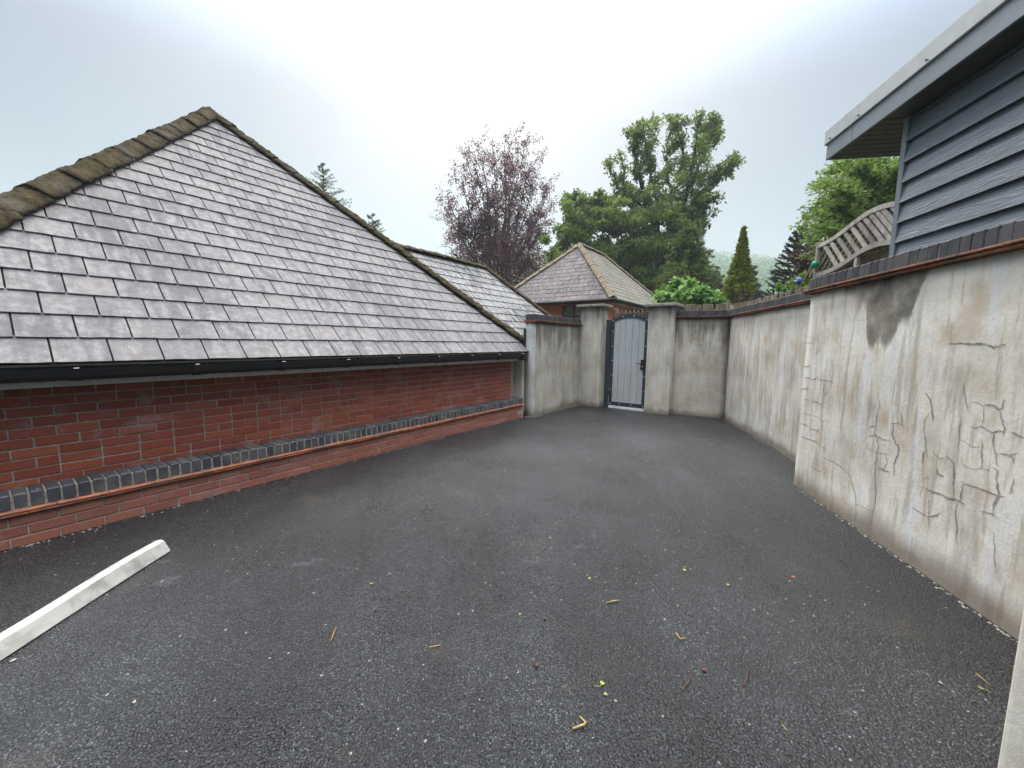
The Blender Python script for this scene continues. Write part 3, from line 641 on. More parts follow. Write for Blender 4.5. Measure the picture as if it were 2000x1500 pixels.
bv = Vector((4.14 - 3.24, 7.579 - 8.04, 0))
rear = rendered_wall('rendered_wall', 'short brownish rendered wall between the right gate pillar and the far corner', (3.24, 8.04, 0), math.atan2(bv.y, bv.x), bv.length + 0.02, 1.95, 'render_back')
stub = rendered_wall('rendered_wall', 'algae-stained rendered wall left of the gate, beside the bungalow gutter', HL(3.27, -0.16), RZ, 2.2, 1.82, 'render_stub')
MB().box((-0.02, 0.262, -0.3), (0.3, 0.62, 1.10)).ob('render_return', 'render_pale', stub, bevel=0.01)
MB().box((-0.022, 0.225, 1.12), (0.012, 0.262, 1.70)).ob('flashing_strip', 'black_plastic', stub, bevel=0.004)
CR = [[[-0.026,1.47],[0.078,1.475],[0.16,1.465]],[[-0.0,1.235],[0.119,1.238],[0.158,1.26]],[[0.051,1.118],[0.138,1.13],[0.198,1.115],[0.264,1.132],[0.273,1.16],[0.304,1.133],[0.384,1.125],[0.458,1.129],[0.543,1.126]],[[0.401,1.097],[0.394,1.037],[0.433,0.983],[0.472,1.046],[0.47,1.09]],[[0.433,0.983],[0.431,0.923],[0.409,0.897],[0.426,0.878],[0.511,0.884]],[[0.01,0.999],[0.127,1.021],[0.172,1.017]],[[0.059,0.899],[0.161,0.911]],[[0.234,0.906],[0.315,0.913],[0.397,0.895]],[[0.052,0.759],[0.2,0.769],[0.339,0.772],[0.422,0.75],[0.542,0.774]],[[0.422,0.75],[0.429,0.676],[0.489,0.652]],[[0.04,0.649],[0.161,0.658],[0.238,0.634],[0.361,0.646],[0.42,0.682]],[[0.063,0.521],[0.213,0.525],[0.352,0.536],[0.41,0.512],[0.513,0.509]],[[0.477,0.649],[0.484,0.532],[0.484,0.457],[0.465,0.421]],[[0.465,0.421],[0.625,0.424],[0.74,0.417],[0.873,0.385],[0.916,0.312],[0.965,0.25],[0.993,0.141],[1.004,0.013]],[[1.096,1.133],[1.097,1.072],[1.131,1.017],[1.108,0.953],[1.106,0.855],[1.097,0.804],[1.131,0.751],[1.153,0.695],[1.139,0.648],[1.144,0.582],[1.142,0.52],[1.164,0.403],[1.186,0.3],[1.177,0.196],[1.175,0.094]],[[1.033,0.821],[1.091,0.846]],[[1.035,0.752],[1.118,0.778],[1.187,0.764],[1.258,0.77]],[[1.05,0.655],[1.139,0.648],[1.211,0.663],[1.265,0.672]],[[1.211,0.663],[1.259,0.611],[1.229,0.548],[1.164,0.545]],[[1.196,0.549],[1.246,0.541],[1.284,0.55]],[[1.303,1.01],[1.34,0.96],[1.355,0.907],[1.369,0.893]],[[1.253,0.897],[1.311,0.912],[1.353,0.907]],[[1.277,0.891],[1.277,0.821],[1.312,0.766],[1.343,0.757],[1.346,0.689],[1.33,0.65],[1.32,0.613],[1.337,0.537]],[[1.506,1.149],[1.554,1.114],[1.573,1.066],[1.598,0.978]],[[1.562,1.022],[1.532,0.975],[1.535,0.913],[1.556,0.855],[1.571,0.796],[1.598,0.741]],[[1.573,0.786],[1.554,0.749],[1.555,0.697]],[[1.621,0.789],[1.683,0.761],[1.713,0.785]],[[1.722,0.797],[1.775,0.764],[1.789,0.701],[1.788,0.642],[1.805,0.561]],[[1.766,1.238],[1.784,1.165],[1.812,1.095]],[[1.825,1.139],[1.872,1.141],[1.911,1.125]],[[1.904,1.137],[1.961,1.142],[1.989,1.121],[2.003,1.136],[2.005,1.179]],[[1.994,1.117],[2.004,1.077],[2.029,1.039],[2.032,0.989]],[[1.845,1.0],[1.874,1.002],[1.913,1.015],[1.974,0.993],[2.004,1.013],[2.033,1.011]],[[1.913,1.015],[1.907,1.12]],[[1.982,0.99],[1.987,0.926],[2.011,0.881],[2.019,0.822]],[[2.009,0.893],[2.07,0.898],[2.113,0.922]],[[2.07,0.898],[2.095,0.888],[2.102,0.861]],[[2.068,1.018],[2.138,1.002]],[[1.794,0.914],[1.85,0.9],[1.876,0.888],[1.929,0.906]],[[1.923,0.945],[1.94,0.833],[1.942,0.789]],[[1.78,1.043],[1.785,0.94],[1.791,0.827]],[[1.814,0.814],[1.829,0.781],[1.87,0.766],[1.917,0.772],[1.942,0.789],[1.99,0.791]],[[2.0,0.812],[2.031,0.8],[2.029,0.756],[2.044,0.709],[2.046,0.667],[2.032,0.617],[2.033,0.555]],[[1.621,0.629],[1.583,0.599],[1.584,0.547],[1.568,0.487]],[[1.566,0.545],[1.646,0.539],[1.72,0.552],[1.76,0.543],[1.821,0.558],[1.872,0.555]],[[1.853,0.68],[1.849,0.645],[1.847,0.587],[1.842,0.556]],[[1.827,0.55],[1.828,0.473],[1.843,0.411],[1.863,0.305]],[[1.855,0.667],[1.94,0.675],[2.012,0.671],[2.081,0.676]],[[1.967,0.553],[2.035,0.565],[2.067,0.553]],[[1.519,0.38],[1.598,0.376],[1.653,0.374],[1.702,0.406],[1.736,0.442]],[[1.637,0.483],[1.653,0.374],[1.659,0.324]],[[2.109,0.788],[2.108,0.742],[2.101,0.705]],[[1.669,0.701],[1.674,0.667],[1.725,0.664]],[[1.643,1.472],[1.861,1.468],[1.907,1.451],[1.968,1.465]],[[0.313,0.282],[0.425,0.271],[0.476,0.28]],[[0.987,0.179],[1.097,0.193],[1.168,0.198]],[[2.054,0.468],[2.067,0.386],[2.091,0.266]]]
rc = random.Random(5)
for k, pl in enumerate(CR):
    pts = []
    for i in range(len(pl) - 1):
        n = max(2, int(math.dist(pl[i], pl[i + 1]) / 0.012))
        for j in range(n): t = j / n; pts.append((pl[i][0] + (pl[i + 1][0] - pl[i][0]) * t + rc.uniform(-.0045, .0045), pl[i][1] + (pl[i + 1][1] - pl[i][1]) * t + rc.uniform(-.003, .003)))
    pts.append(pl[-1]); V = []; F = []; n = len(pts); wid = rc.choice((0.0022, 0.0028, 0.0036, 0.0042, 0.0058)); ph_ = rc.uniform(0, 9)
    def wob(x, z): return mnoise.noise(Vector((x * 1.3 + 2.963 * 3, z * 1.3, 4.008))) * 0.010 + mnoise.noise(Vector((x * 5, z * 5, 4.008))) * 0.003
    for i, p in enumerate(pts):
        a = pts[max(0, i - 1)]; b = pts[min(n - 1, i + 1)]; dx, dz = b[0] - a[0], b[1] - a[1]; l = math.hypot(dx, dz) or 1
        hw = wid * (0.35 + 0.65 * min(1, 4 * min(i, n - 1 - i) / n + 0.12)) * (0.75 + 0.6 * mnoise.noise(Vector((i * 0.35, ph_, k))))
        hw = max(hw, 0.0012); y = 0.012 + wob(*p) - 0.0025
        V += [(p[0] - dz / l * hw, y, p[1] + dx / l * hw), (p[0], y, p[1]), (p[0] + dz / l * hw, y, p[1] - dx / l * hw)]
    for i in range(n - 1):
        for j in (0, 1): F.append((3 * i + j, 3 * i + j + 1, 3 * i + j + 4, 3 * i + j + 3))
    MB().add(V, F).ob('crack_line', 'crack', near)
# pale gate pier and its return wall beside the camera
pier = empty('rendered_pier', (1.555, 1.115, 0), 0.1, label='pale roughcast pier at the bottom right corner of the photo', cat='pier')
MB().box((0, -0.34, -0.2), (0.5, 0.0, 1.30)).ob('shaft', 'render_pale', pier, bevel=0.02, seg=3)
MB().box((-0.04, -0.38, 1.30), (0.54, 0.04, 1.37)).ob('capstone', 'capstone', pier, bevel=0.01)
MB().box((0.50, -0.30, -0.2), (1.1, -0.05, 1.22)).ob('return_wall', 'render_pale', pier)

# ================================================================== gate pillars and gate
def pillar(label, s0, s1, o0, o1, h, ch):
    p = empty('gate_pillar', HL(s0, -o0), RZ - pi / 2, label=label, cat='pillar', group='pillars either side of the gate')
    w_, d_ = o1 - o0, s1 - s0            # x: across the opening, y: away from the yard
    MB().box((0, 0, -0.3), (w_, d_, h)).ob('shaft', 'render_pillar', p, bevel=0.018, seg=2)
    MB().box((-0.075, -0.075, h), (w_ + 0.075, d_ + 0.075, h + ch)).ob('capstone', 'capstone', p, bevel=0.012, seg=2)
    return p
pl_ = pillar('rendered gate pillar on the hinge side, left of the grey gate', 5.16, 5.55, 0.145, 0.655, 2.235, 0.055)
for k in range(24): inst('edge_stone', bbox(0.06, 0.10, 0.075, 'dark_mortar', 0.008), pl_, (0.468 + rj(0.008), 0.30 + rj(0.01), 0.06 + k * 0.088), (rj(0.05), rj(0.05), rj(0.1)))
pillar('rendered gate pillar on the latch side, right of the grey gate', 5.18, 5.60, 1.665, 2.16, 2.185, 0.06)
gate = empty('garden_gate', HL(5.30, -0.72), RZ - pi / 2, label='arched grey boarded gate with dark metal frame and white bolts', cat='gate')
GW = 0.92; gx0 = 0.13; gx1 = GW
def arch(x): 
    t = (x - gx0) / (gx1 - gx0) * 2 - 1; return 1.955 + 0.105 * (1 - t * t)
MB().box((0.005, -0.03, -0.1), (0.105, 0.06, 1.955)).ob('gate_post', 'frame_metal', gate, bevel=0.006)
for z in (0.33, 1.80): MB().tube([(0.115, -0.012, z - 0.05), (0.115, -0.012, z + 0.05)], 0.016, 8).box((0.1, -0.04, z - 0.012), (0.2, -0.022, z + 0.012)).ob('hinge', 'frame_metal', gate)
fr = MB(); st = 0.062
fr.box((gx0, -0.02, 0.055), (gx0 + st, 0.03, arch(gx0) - 0.02)); fr.box((gx1 - st, -0.02, 0.055), (gx1, 0.03, arch(gx1) - 0.02)); fr.box((gx0 + st, -0.019, 0.055), (gx1 - st, 0.029, 0.145))
fr.ob('frame', 'frame_metal', gate, bevel=0.004)
ar = MB(); n = 16; V = []
for i in range(n + 1):
    x = gx0 + (gx1 - gx0) * i / n
    V += [(x, -0.022, arch(x) - 0.075), (x, -0.022, arch(x)), (x, 0.032, arch(x)), (x, 0.032, arch(x) - 0.075)]
ar.add(V, [(4 * i + j, 4 * i + 4 + j, 4 * i + 4 + (j + 1) % 4, 4 * i + (j + 1) % 4) for i in range(n) for j in range(4)] + [(0, 1, 2, 3), (4 * n + 3, 4 * n + 2, 4 * n + 1, 4 * n)])
ar.ob('arched_rail', 'frame_metal', gate)
bw = (gx1 - gx0 - 2 * st + 0.04) / 5
for k in range(5):
    x0 = gx0 + st - 0.02 + k * bw; x1 = x0 + bw; V = []; gpx = 0.0028; m_ = 5
    top = [(x0 + gpx + (bw - 2 * gpx) * i / m_, arch(x0 + bw * i / m_) - 0.04) for i in range(m_ + 1)]
    out = [(x0 + gpx, 0.10), (x1 - gpx, 0.10)] + top[::-1]
    V = [(x, -0.008, z) for x, z in out] + [(x, 0.016, z) for x, z in out]; q = len(out)
    MB().add(V, [tuple(range(q)), tuple(range(2 * q - 1, q - 1, -1))] + [(i, (i + 1) % q, q + (i + 1) % q, q + i) for i in range(q)]).ob('board', 'gate_board', gate)
MB().box((gx0 + 0.05, 0.017, 0.08), (gx1 - 0.05, 0.024, 1.95)).ob('back_panel', 'frame_metal', gate)
bolt = MB().lathe([(0.0105, 0), (0.0105, 0.004), (0.006, 0.008)], 8).mesh('bolt', 'bolt')
bp = [(gx0 + 0.035, z) for z in (0.10, 0.42, 0.74, 1.06, 1.38, 1.70, 1.93)] + [(gx1 - 0.03, z) for z in (0.10, 0.42, 0.74, 1.38, 1.70, 1.93)] + [(x, 0.10) for x in (0.38, 0.63)] + [(x, arch(x) - 0.035) for x in (0.38, 0.62)]
for x, z in bp: inst('bolt', bolt, gate, (x, -0.02, z), (pi / 2, 0, 0))
lk = MB().box((gx1 - 0.115, -0.036, 0.88), (gx1 - 0.035, -0.021, 1.10)).ob('lock_case', 'black_plastic', gate, bevel=0.004)
MB().tube([(gx1 - 0.075, -0.03, 1.01), (gx1 - 0.075, -0.075, 1.01), (gx1 - 0.10, -0.08, 1.012), (gx1 - 0.20, -0.08, 1.015)], [0.011, 0.011, 0.010, 0.008], 8).ob('lever_handle', 'black_plastic', lk)
MB().lathe([(0.011, 0), (0.011, 0.01)], 8).ob('keyhole_rose', 'bolt', lk, loc=(gx1 - 0.075, -0.037, 0.955), rot=(pi / 2, 0, 0))
MB().box((0.12, -0.02, -0.05), (GW, 0.05, 0.045)).ob('lit_gap', 'gap_white', empty('gap_strip', HL(5.30, -0.72), RZ - pi / 2, label='white strip standing in for the bright lit gap under the grey gate', cat='gap'), bevel=0.005)  # white strip added to imitate lit ground showing below the gate
# iron railing just beyond the gate
rail = empty('iron_railing', HL(5.47, -0.80), RZ - pi / 2, label='old iron railing with spear finials showing above the grey gate', cat='railing')
MB().box((0, -0.012, 1.93), (0.84, 0.012, 1.955)).ob('top_rail', 'iron', rail)
fin = MB().lathe([(0.006, 0), (0.018, 0.01), (0.008, 0.02), (0.010, 0.035), (0.021, 0.06), (0.012, 0.09), (0.003, 0.135)], 8)
for sx in (-1, 1): fin.tube([(0, 0, 0.03), (sx * 0.018, 0, 0.052), (sx * 0.036, 0, 0.05), (sx * 0.040, 0, 0.034)], [0.007, 0.008, 0.007, 0.003], 5)
fin.box((-0.025, -0.008, 0.022), (0.025, 0.008, 0.032)); finm = fin.mesh('finial', 'iron', smooth=False)
for k in range(8):
    x = 0.10 + k * 0.092
    b_ = MB().tube([(0, 0, -0.3), (0, 0, 2.05)], 0.008, 6).ob('bar', 'iron', rail, loc=(x, 0, 0)); inst('finial', finm, b_, (0, 0, 2.045))
tp = empty('timber_post', HL(5.62, -0.80), RZ - pi / 2, label='weathered timber post with brass loop behind the hinge-side pillar', cat='post')
MB().box((-0.05, -0.05, -0.3), (0.05, 0.05, 2.22)).ob('post', 'fence_wood', tp, bevel=0.004)
MB().tube([(0.03, -0.06, 1.96), (0.03, -0.075, 2.12), (0.05, -0.075, 2.155), (0.075, -0.075, 2.12), (0.075, -0.06, 1.96)], 0.007, 6).ob('brass_loop', 'brass', tp)

# ================================================================== shed on the terrace
A_S = radians(9.5); ES = Vector((sin(A_S), cos(A_S), 0)); ang_s = math.atan2(-ES.y, -ES.x)
shed = empty('garden_shed', (3.069, 3.256, 0), ang_s, label='dark slate-blue boarded shed with flat overhanging roof on the right', cat='shed')
SL = 4.6
MB().box((0.01, 0.02, 1.86), (SL, 2.9, 3.222)).ob('wall', 'underlay', shed)
cm = []
for k in range(9):
    z = 1.96 + k * 0.1525
    P = [(-0.022, z), (-0.012, z)]
    x0, x1 = 0.012, SL
    V = [(x0, P[0][0], z), (x0, P[1][0] + 0.004, z), (x0, 0.02, min(z + 0.175, 3.225)), (x0, 0.012, min(z + 0.175, 3.225))]
    V += [(x1, y, zz) for _, y, zz in V]
    b = MB().add([(x, y, zz - z) for x, y, zz in V], [(0, 1, 2, 3), (7, 6, 5, 4), (0, 4, 5, 1), (1, 5, 6, 2), (2, 6, 7, 3), (3, 7, 4, 0)]).ob('board', 'cladding', shed, bevel=0.0015, loc=(0, -0.006, z))
tr = MB(); tr.box((-0.022, -0.026, 1.9), (0.03, 0.0, 3.22)); tr.box((-0.022, 0.0, 1.9), (-0.004, 0.06, 3.22)); tr.ob('corner_trim', 'fascia', shed, bevel=0.003)
OV, OS = 0.70, 0.20; Z0 = 3.222
for (x0, x1) in ((-OV, -0.335), (-0.333, SL)): MB().box((x0, -OS, Z0 - 0.008), (x1, -OS + 0.02, Z0 + 0.14)).ob('fascia_board', 'fascia', shed, bevel=0.003)
MB().box((-OV - 0.001, -OS + 0.021, Z0 - 0.006), (-OV + 0.02, 2.9, Z0 + 0.14)).ob('fascia_board', 'fascia', shed, bevel=0.003)
MB().box((-OV - 0.018, -OS - 0.018, Z0 + 0.132), (SL, 2.95, Z0 + 0.265)).ob('roof_trim', 'felt_trim', shed, bevel=0.006)
MB().box((-OV + 0.0, -OS + 0.02, Z0 + 0.268), (SL, 2.9, Z0 + 0.285)).ob('roof_covering', 'underlay', shed)
for k in range(8):
    x0 = -OV + 0.022 + k * 0.0845
    MB().box((x0 + 0.002, -OS + 0.022, Z0 - 0.004 + rj(0.001)), (x0 + 0.0825, 2.9, Z0 + 0.012)).ob('soffit_board', 'soffit', shed, bevel=0.004)
MB().box((-0.02, -OS + 0.022, Z0 + 0.001), (SL, 0.015, Z0 + 0.012)).ob('soffit_strip', 'soffit', shed)
MB().box((-OV + 0.02, -OS + 0.02, Z0 + 0.014), (SL, 2.9, Z0 + 0.13)).ob('roof_deck', 'underlay', shed)
for x in (-0.62, -0.24, 0.42, 1.25): MB().lathe([(0.006, 0), (0.006, 0.012)], 6).ob('screw', 'iron', shed, loc=(x, -OS - 0.018, Z0 + 0.158), rot=(pi / 2, 0, 0))

# ================================================================== trellis panel beside the shed
tre = empty('trellis_panel', (3.069, 3.256, 0), ang_s, label='weathered wooden trellis with curved top, between the shed and the fence', cat='trellis')
def smooth_through(pts):
    xs = [q[0] for q in pts]; ys = [q[1] for q in pts]
    def fn(x):                                        # cubic through the measured points
        i = max(0, min(len(xs) - 2, sum(1 for v in xs if v <= x) - 1)); t = max(0.0, min(1.0, (x - xs[i]) / (xs[i + 1] - xs[i])))
        m = lambda k: 0.0 if k <= 0 or k >= len(xs) - 1 else (ys[k + 1] - ys[k - 1]) / (xs[k + 1] - xs[k - 1])
        h = xs[i + 1] - xs[i]
        return (2 * t ** 3 - 3 * t ** 2 + 1) * ys[i] + (t ** 3 - 2 * t ** 2 + t) * h * m(i) + (-2 * t ** 3 + 3 * t ** 2) * ys[i + 1] + (t ** 3 - t ** 2) * h * m(i + 1)
    return fn
topz = smooth_through([(-1.14, 2.535), (-0.95, 2.545), (-0.75, 2.580), (-0.55, 2.630), (-0.38, 2.656), (-0.2, 2.648), (0.0, 2.605), (0.14, 2.56)])
botz = smooth_through([(-1.14, 2.225), (-0.9, 2.235), (-0.68, 2.270), (-0.5, 2.320), (-0.36, 2.345), (-0.2, 2.345), (0.0, 2.305), (0.14, 2.265)])
def curve_rail(fn, h, y0, y1, x0=-1.13, x1=0.12, n=18):
    V = []
    for i in range(n + 1):
        x = x0 + (x1 - x0) * i / n; z = fn(x); V += [(x, y0, z - h), (x, y0, z), (x, y1, z), (x, y1, z - h)]
    return MB().add(V, [(4 * i + j, 4 * i + 4 + j, 4 * i + 4 + (j + 1) % 4, 4 * i + (j + 1) % 4) for i in range(n) for j in range(4)] + [(0, 1, 2, 3), (4 * n + 3, 4 * n + 2, 4 * n + 1, 4 * n)])
curve_rail(topz, 0.042, 0.03, 0.075).ob('curved_rail', 'grey_wood', tre)
curve_rail(botz, 0.045, 0.03, 0.075).ob('curved_rail', 'grey_wood', tre)
MB().box((-1.165, 0.025, 1.88), (-1.13, 0.08, 2.555)).ob('post', 'grey_wood', tre, bevel=0.004)
def slat(x_low, lean, y0, mat, nm):
    # from the lower rail at x_low to the upper rail, leaning by lean metres per metre of height
    z0 = botz(x_low) - 0.02; z1 = z0 + 0.36; x1 = x_low + lean * 0.36
    for _ in range(4): z1 = topz(x1) - 0.015; x1 = x_low + lean * (z1 - z0)
    if x1 < -1.15 or x1 > 0.14:
        return
    d = Vector((x1 - x_low, 0, z1 - z0)); ln = d.length; d.normalize(); sd = Vector((d.z, 0, -d.x)) * 0.019
    a = Vector((x_low, 0, z0)); b = Vector((x1, 0, z1)); V = [a - sd, a + sd, b + sd, b - sd]
    V = [(p.x, y0, p.z) for p in V] + [(p.x, y0 + 0.012, p.z) for p in V]
    MB().add(V, [(0, 1, 2, 3), (7, 6, 5, 4), (0, 4, 5, 1), (1, 5, 6, 2), (2, 6, 7, 3), (3, 7, 4, 0)]).ob(nm, mat, tre)
for k in range(13): slat(-0.98 + k * 0.098, -0.95, 0.036, 'grey_wood', 'slat')
for k in range(16): slat(-1.40 + k * 0.098, 0.95, 0.056, 'dark_wood', 'back_slat')
for i, (z0, z1, y) in enumerate(((1.9, 2.155, 0.10), (2.16, 2.30, 0.13))): MB().box((-1.12, y, z0), (0.12, y + 0.025, z1)).ob('backing_board', 'fence_wood', tre, bevel=0.004)
for x in (-0.52, -0.08): MB().box((x - 0.02, 0.035, 1.9), (x + 0.02, 0.07, 2.27)).ob('strut', 'grey_wood', tre, bevel=0.003)
bl_ = MB().lathe([(0.012, -0.034), (0.026, -0.028), (0.033, -0.012), (0.034, 0.004), (0.030, 0.018), (0.018, 0.030), (0.004, 0.035)], 14).ob('green_ball', 'green_paint', smooth=True, label='small bright green ball cap at the foot of the trellis post', cat='ball')
bl_.location = Vector((3.069, 3.256, 2.315)) + ES * 1.10 - Vector((cos(A_S), -sin(A_S), 0)) * 0.0
MB().tube([(0, 0, -0.43), (0, 0, -0.03)], 0.008, 6).ob('stake', 'grey_wood', bl_)

# ================================================================== pale fences behind the walls
def pale_fence(label, origin, ang, L_, y, pitch=0.098):
    o = empty('pale_fence', origin, ang, label=label, cat='fence', group='timber pale fences behind the coping')
    MB().box((0, y + 0.02, 2.0), (L_, y + 0.06, 2.07)).ob('rail', 'dark_wood', o)
    pm = [MB().box((-pitch * 0.475, 0, 1.86), (pitch * 0.475, 0.018, 2.245)).mesh('pale', 'fence_wood', bevel=0.004) for _ in range(2)]
    n = int(L_ / pitch)
    for k in range(n): inst('pale', random.choice(pm), o, ((k + 0.5) * pitch + rj(0.006), y + rj(0.004), rj(0.008)), (rj(0.015), rj(0.012), rj(0.03)))
pale_fence('brown timber fence behind the short rear wall, right of the gate', (3.24, 8.04, 0), math.atan2(bv.y, bv.x), 1.35, 0.30, 0.105)
pale_fence('brown timber fence with uneven pales behind the streaky right wall', (4.14, 7.579, 0), ang_r, 3.35, 0.27, 0.098)
bo = empty('blue_ornament', (3.95, 5.55, 1.88), 0.4, label='small blue garden ornament poking up behind the timber fence', cat='ornament')
MB().lathe([(0.006, 0.0), (0.006, 0.42)], 6).ob('stake', 'iron', bo)
MB().lathe([(0.008, 0.40), (0.032, 0.42), (0.04, 0.45), (0.034, 0.48), (0.012, 0.50)], 10).ob('body', 'blue_paint', bo, smooth=True)
MB().box((-0.09, -0.01, 0.438), (-0.03, 0.01, 0.452)).ob('tail', 'white_plastic', bo, bevel=0.003)

# ================================================================== outbuilding beyond the gate
hut = empty('brick_outbuilding', PM, RZ, label='small orange brick outbuilding with steep hipped slate roof beyond the gate', cat='building')
KS, KY, KZ = 9.864, 1.0, 2.957; RUN = 2.67; Y2 = KY + 2 * RUN; RG = 2.45; S2 = KS + 2 * RUN + RG; TZ = KZ + RUN * TP
hr = inst('roof', MB().add([(KS, KY, KZ), (S2, KY, KZ), (S2, Y2, KZ), (KS, Y2, KZ), (KS + RUN, KY + RUN, TZ), (KS + RUN + RG, KY + RUN, TZ)], [(3, 0, 4), (0, 1, 5, 4), (1, 2, 5), (2, 3, 4, 5)]).mesh('roof', 'underlay'), hut)
UR = RUN / cos(PH); nr = int(UR / GAUGE) + 1
def joined_slates(name, mat, frame, base, top0, top1, parent):
    """slates of one roof face: frame maps (s, u, 0) of the face to the house frame"""
    lines = [(1, -(top0) / UR, 0.0 - 0.02), (-1, -(base - top1) / UR, base - 0.02)]
    mb = MB()
    for (s, u, P, ok) in slates(0, base, nr, lines):
        lt = Matrix.Translation((s, u, 0.017)) @ Matrix.Rotation(-0.036 + rj(0.008), 4, 'X'); n = len(P)
        mb.add([lt @ Vector((x, y, 0)) for x, y in P] + [lt @ Vector((x, y, -SLOT)) for x, y in P], [tuple(range(n)), tuple(range(2 * n - 1, n - 1, -1))] + [(j, n + j, n + (j + 1) % n, (j + 1) % n) for j in range(n)])
    inst(name, mb.mesh(name, mat), parent, mtx=frame, kind='stuff')
# face towards the gate (eave runs along +y): x axis = -y ... so that up-slope is +s
fa = Matrix(((0, cos(PH), -sin(PH), KS), (-1, 0, 0, Y2), (0, sin(PH), cos(PH), KZ), (0, 0, 0, 1)))
joined_slates('slate_courses', 'slate_brown', fa, 2 * RUN, RUN, RUN, hr)
fb = Matrix.Translation((KS, KY, KZ)) @ Matrix.Rotation(PH, 4, 'X')
joined_slates('slate_courses', 'slate_green', fb, S2 - KS, RUN, RUN + RG, hr)
gt = [tile_mesh(k + 40, 0.36, 0.14, 'grey_tile', 0.014) for k in range(4)]
run_tiles('hip_tile', hr, (KS + 0.02, KY + 0.02, KZ + 0.02), (KS + RUN, KY + RUN, TZ), gt, 0.34)
run_tiles('hip_tile', hr, (KS + 0.02, Y2 - 0.02, KZ + 0.02), (KS + RUN, KY + RUN, TZ), gt, 0.34)
run_tiles('ridge_tile', hr, (KS + RUN, KY + RUN, TZ), (KS + RUN + RG, KY + RUN, TZ), gt, 0.34)
run_tiles('hip_tile', hr, (S2, KY, KZ + 0.02), (KS + RUN + RG, KY + RUN, TZ), gt, 0.34)
i_ = 0.30
WX0, WX1, WZA, WZB = 2.24, 3.14, 1.55, 2.83
wl_ = MB()
wl_.box((KS + i_, KY + i_, -0.35), (KS + i_ + 0.2, WX0, 2.93)); wl_.box((KS + i_, WX1, -0.35), (KS + i_ + 0.2, Y2 - i_, 2.93)); wl_.box((KS + i_, WX0, -0.35), (KS + i_ + 0.2, WX1, WZA)); wl_.box((KS + i_, WX0, WZB), (KS + i_ + 0.2, WX1, 2.93))
wl_.ob('wall', 'orange_brick', hut)
MB().box((KS + i_ + 0.2, KY + i_, -0.35), (S2 - i_, KY + i_ + 0.2, 2.93)).ob('side_wall', 'orange_brick', hut)
wn = MB(); fx = KS + i_ + 0.05
for (a, b, c_, d_) in ((WX0, WX0 + 0.05, WZA, WZB), (WX1 - 0.05, WX1, WZA, WZB), (WX0, WX1, WZB - 0.05, WZB), (WX0, WX1, WZA, WZA + 0.05), (2.62, 2.68, WZA, WZB), (WX0, WX1, 2.38, 2.43)):
    wn.box((fx - 0.01 * (d_ - c_ < 0.2), a, c_), (fx + 0.05, b, d_))
wno = wn.ob('window', 'window_frame', hut)
for (a, b) in ((WX0 + 0.05, 2.62), (2.68, WX1 - 0.05)):
    for (c_, d_) in ((WZA + 0.05, 2.38), (2.43, WZB - 0.05)): MB().box((fx + 0.02, a, c_), (fx + 0.026, b, d_)).ob('pane', 'glass_dark', wno)
MB().box((fx + 0.14, WX0, WZA), (fx + 0.145, WX1, WZB)).ob('curtain', 'curtain', wno)
def gutter_run(p, q, parent):
    d = (Vector(q) - Vector(p)).normalized(); MB().tube([p, q], 0.05, 8).ob('gutter', 'black_plastic', parent)
gutter_run((KS - 0.05, KY - 0.05, KZ - 0.05), (KS - 0.05, Y2, KZ - 0.05), hut); gutter_run((KS - 0.05, KY - 0.05, KZ - 0.05), (S2, KY - 0.05, KZ - 0.05), hut)
MB().box((KS + 0.02, KY + 0.02, KZ - 0.12), (KS + 0.04, Y2, KZ - 0.01)).ob('fascia_board', 'black_plastic', hut)
MB().box((KS + 0.045, KY + 0.02, KZ - 0.12), (S2, KY + 0.04, KZ - 0.01)).ob('fascia_board', 'black_plastic', hut)
for k in range(9): MB().box((KS + 0.6 + k * 0.75, KY + 0.05, KZ - 0.14), (KS + 1.15 + k * 0.75, KY + 0.28, KZ - 0.105)).ob('eaves_tile', 'concrete', hut)

# far house on the right
fh0 = at(1455, 585, 46.0)
fh = empty('far_house', (fh0.x, fh0.y, 1.88), 0.25, label='distant house with grey tiled roof behind the conical conifer', cat='house')
MB().box((-6.5, 0, -2), (7.5, 8, 2.6)).ob('wall', 'orange_brick', fh)
frf = MB()
a, b, ht, e0 = 7.2, 8.2, 6.3, 2.5
frf.add([(-a, -0.5, e0), (b, -0.5, e0), (b, 8.5, e0), (-a, 8.5, e0), (-a + 3.6, 4, ht), (b - 3.6, 4, ht)], [(0, 1, 5, 4), (1, 2, 5), (2, 3, 4, 5), (3, 0, 4)])
fro = frf.ob('roof', 'slate_brown', fh)
sl = math.atan2(ht - e0, 4.5); nn = 20; mb = MB()
for r in range(nn):
    t = r / nn; t1 = (r + 1.15) / nn; xa = -a + 3.6 * t; xb = b - 3.6 * t
    n_s = max(1, int((xb - xa) / 0.35))
    for k in range(n_s):
        x0 = xa + (xb - xa) * k / n_s; x1 = xa + (xb - xa) * (k + 0.97) / n_s
        mb.add([(x0, -0.5 + 4.5 * t - 0.03, e0 + (ht - e0) * t + 0.06), (x1, -0.5 + 4.5 * t - 0.03, e0 + (ht - e0) * t + 0.06), (x1, -0.5 + 4.5 * t1, e0 + (ht - e0) * t1 + 0.015), (x0, -0.5 + 4.5 * t1, e0 + (ht - e0) * t1 + 0.015)], [(0, 1, 2, 3)])
mb.ob('tile_courses', 'slate_brown', fro, kind='stuff')
MB().tube([(-a + 3.6, 4, ht + 0.05), (b - 3.6, 4, ht + 0.05)], 0.14, 6).ob('ridge_tile', 'grey_tile', fro)

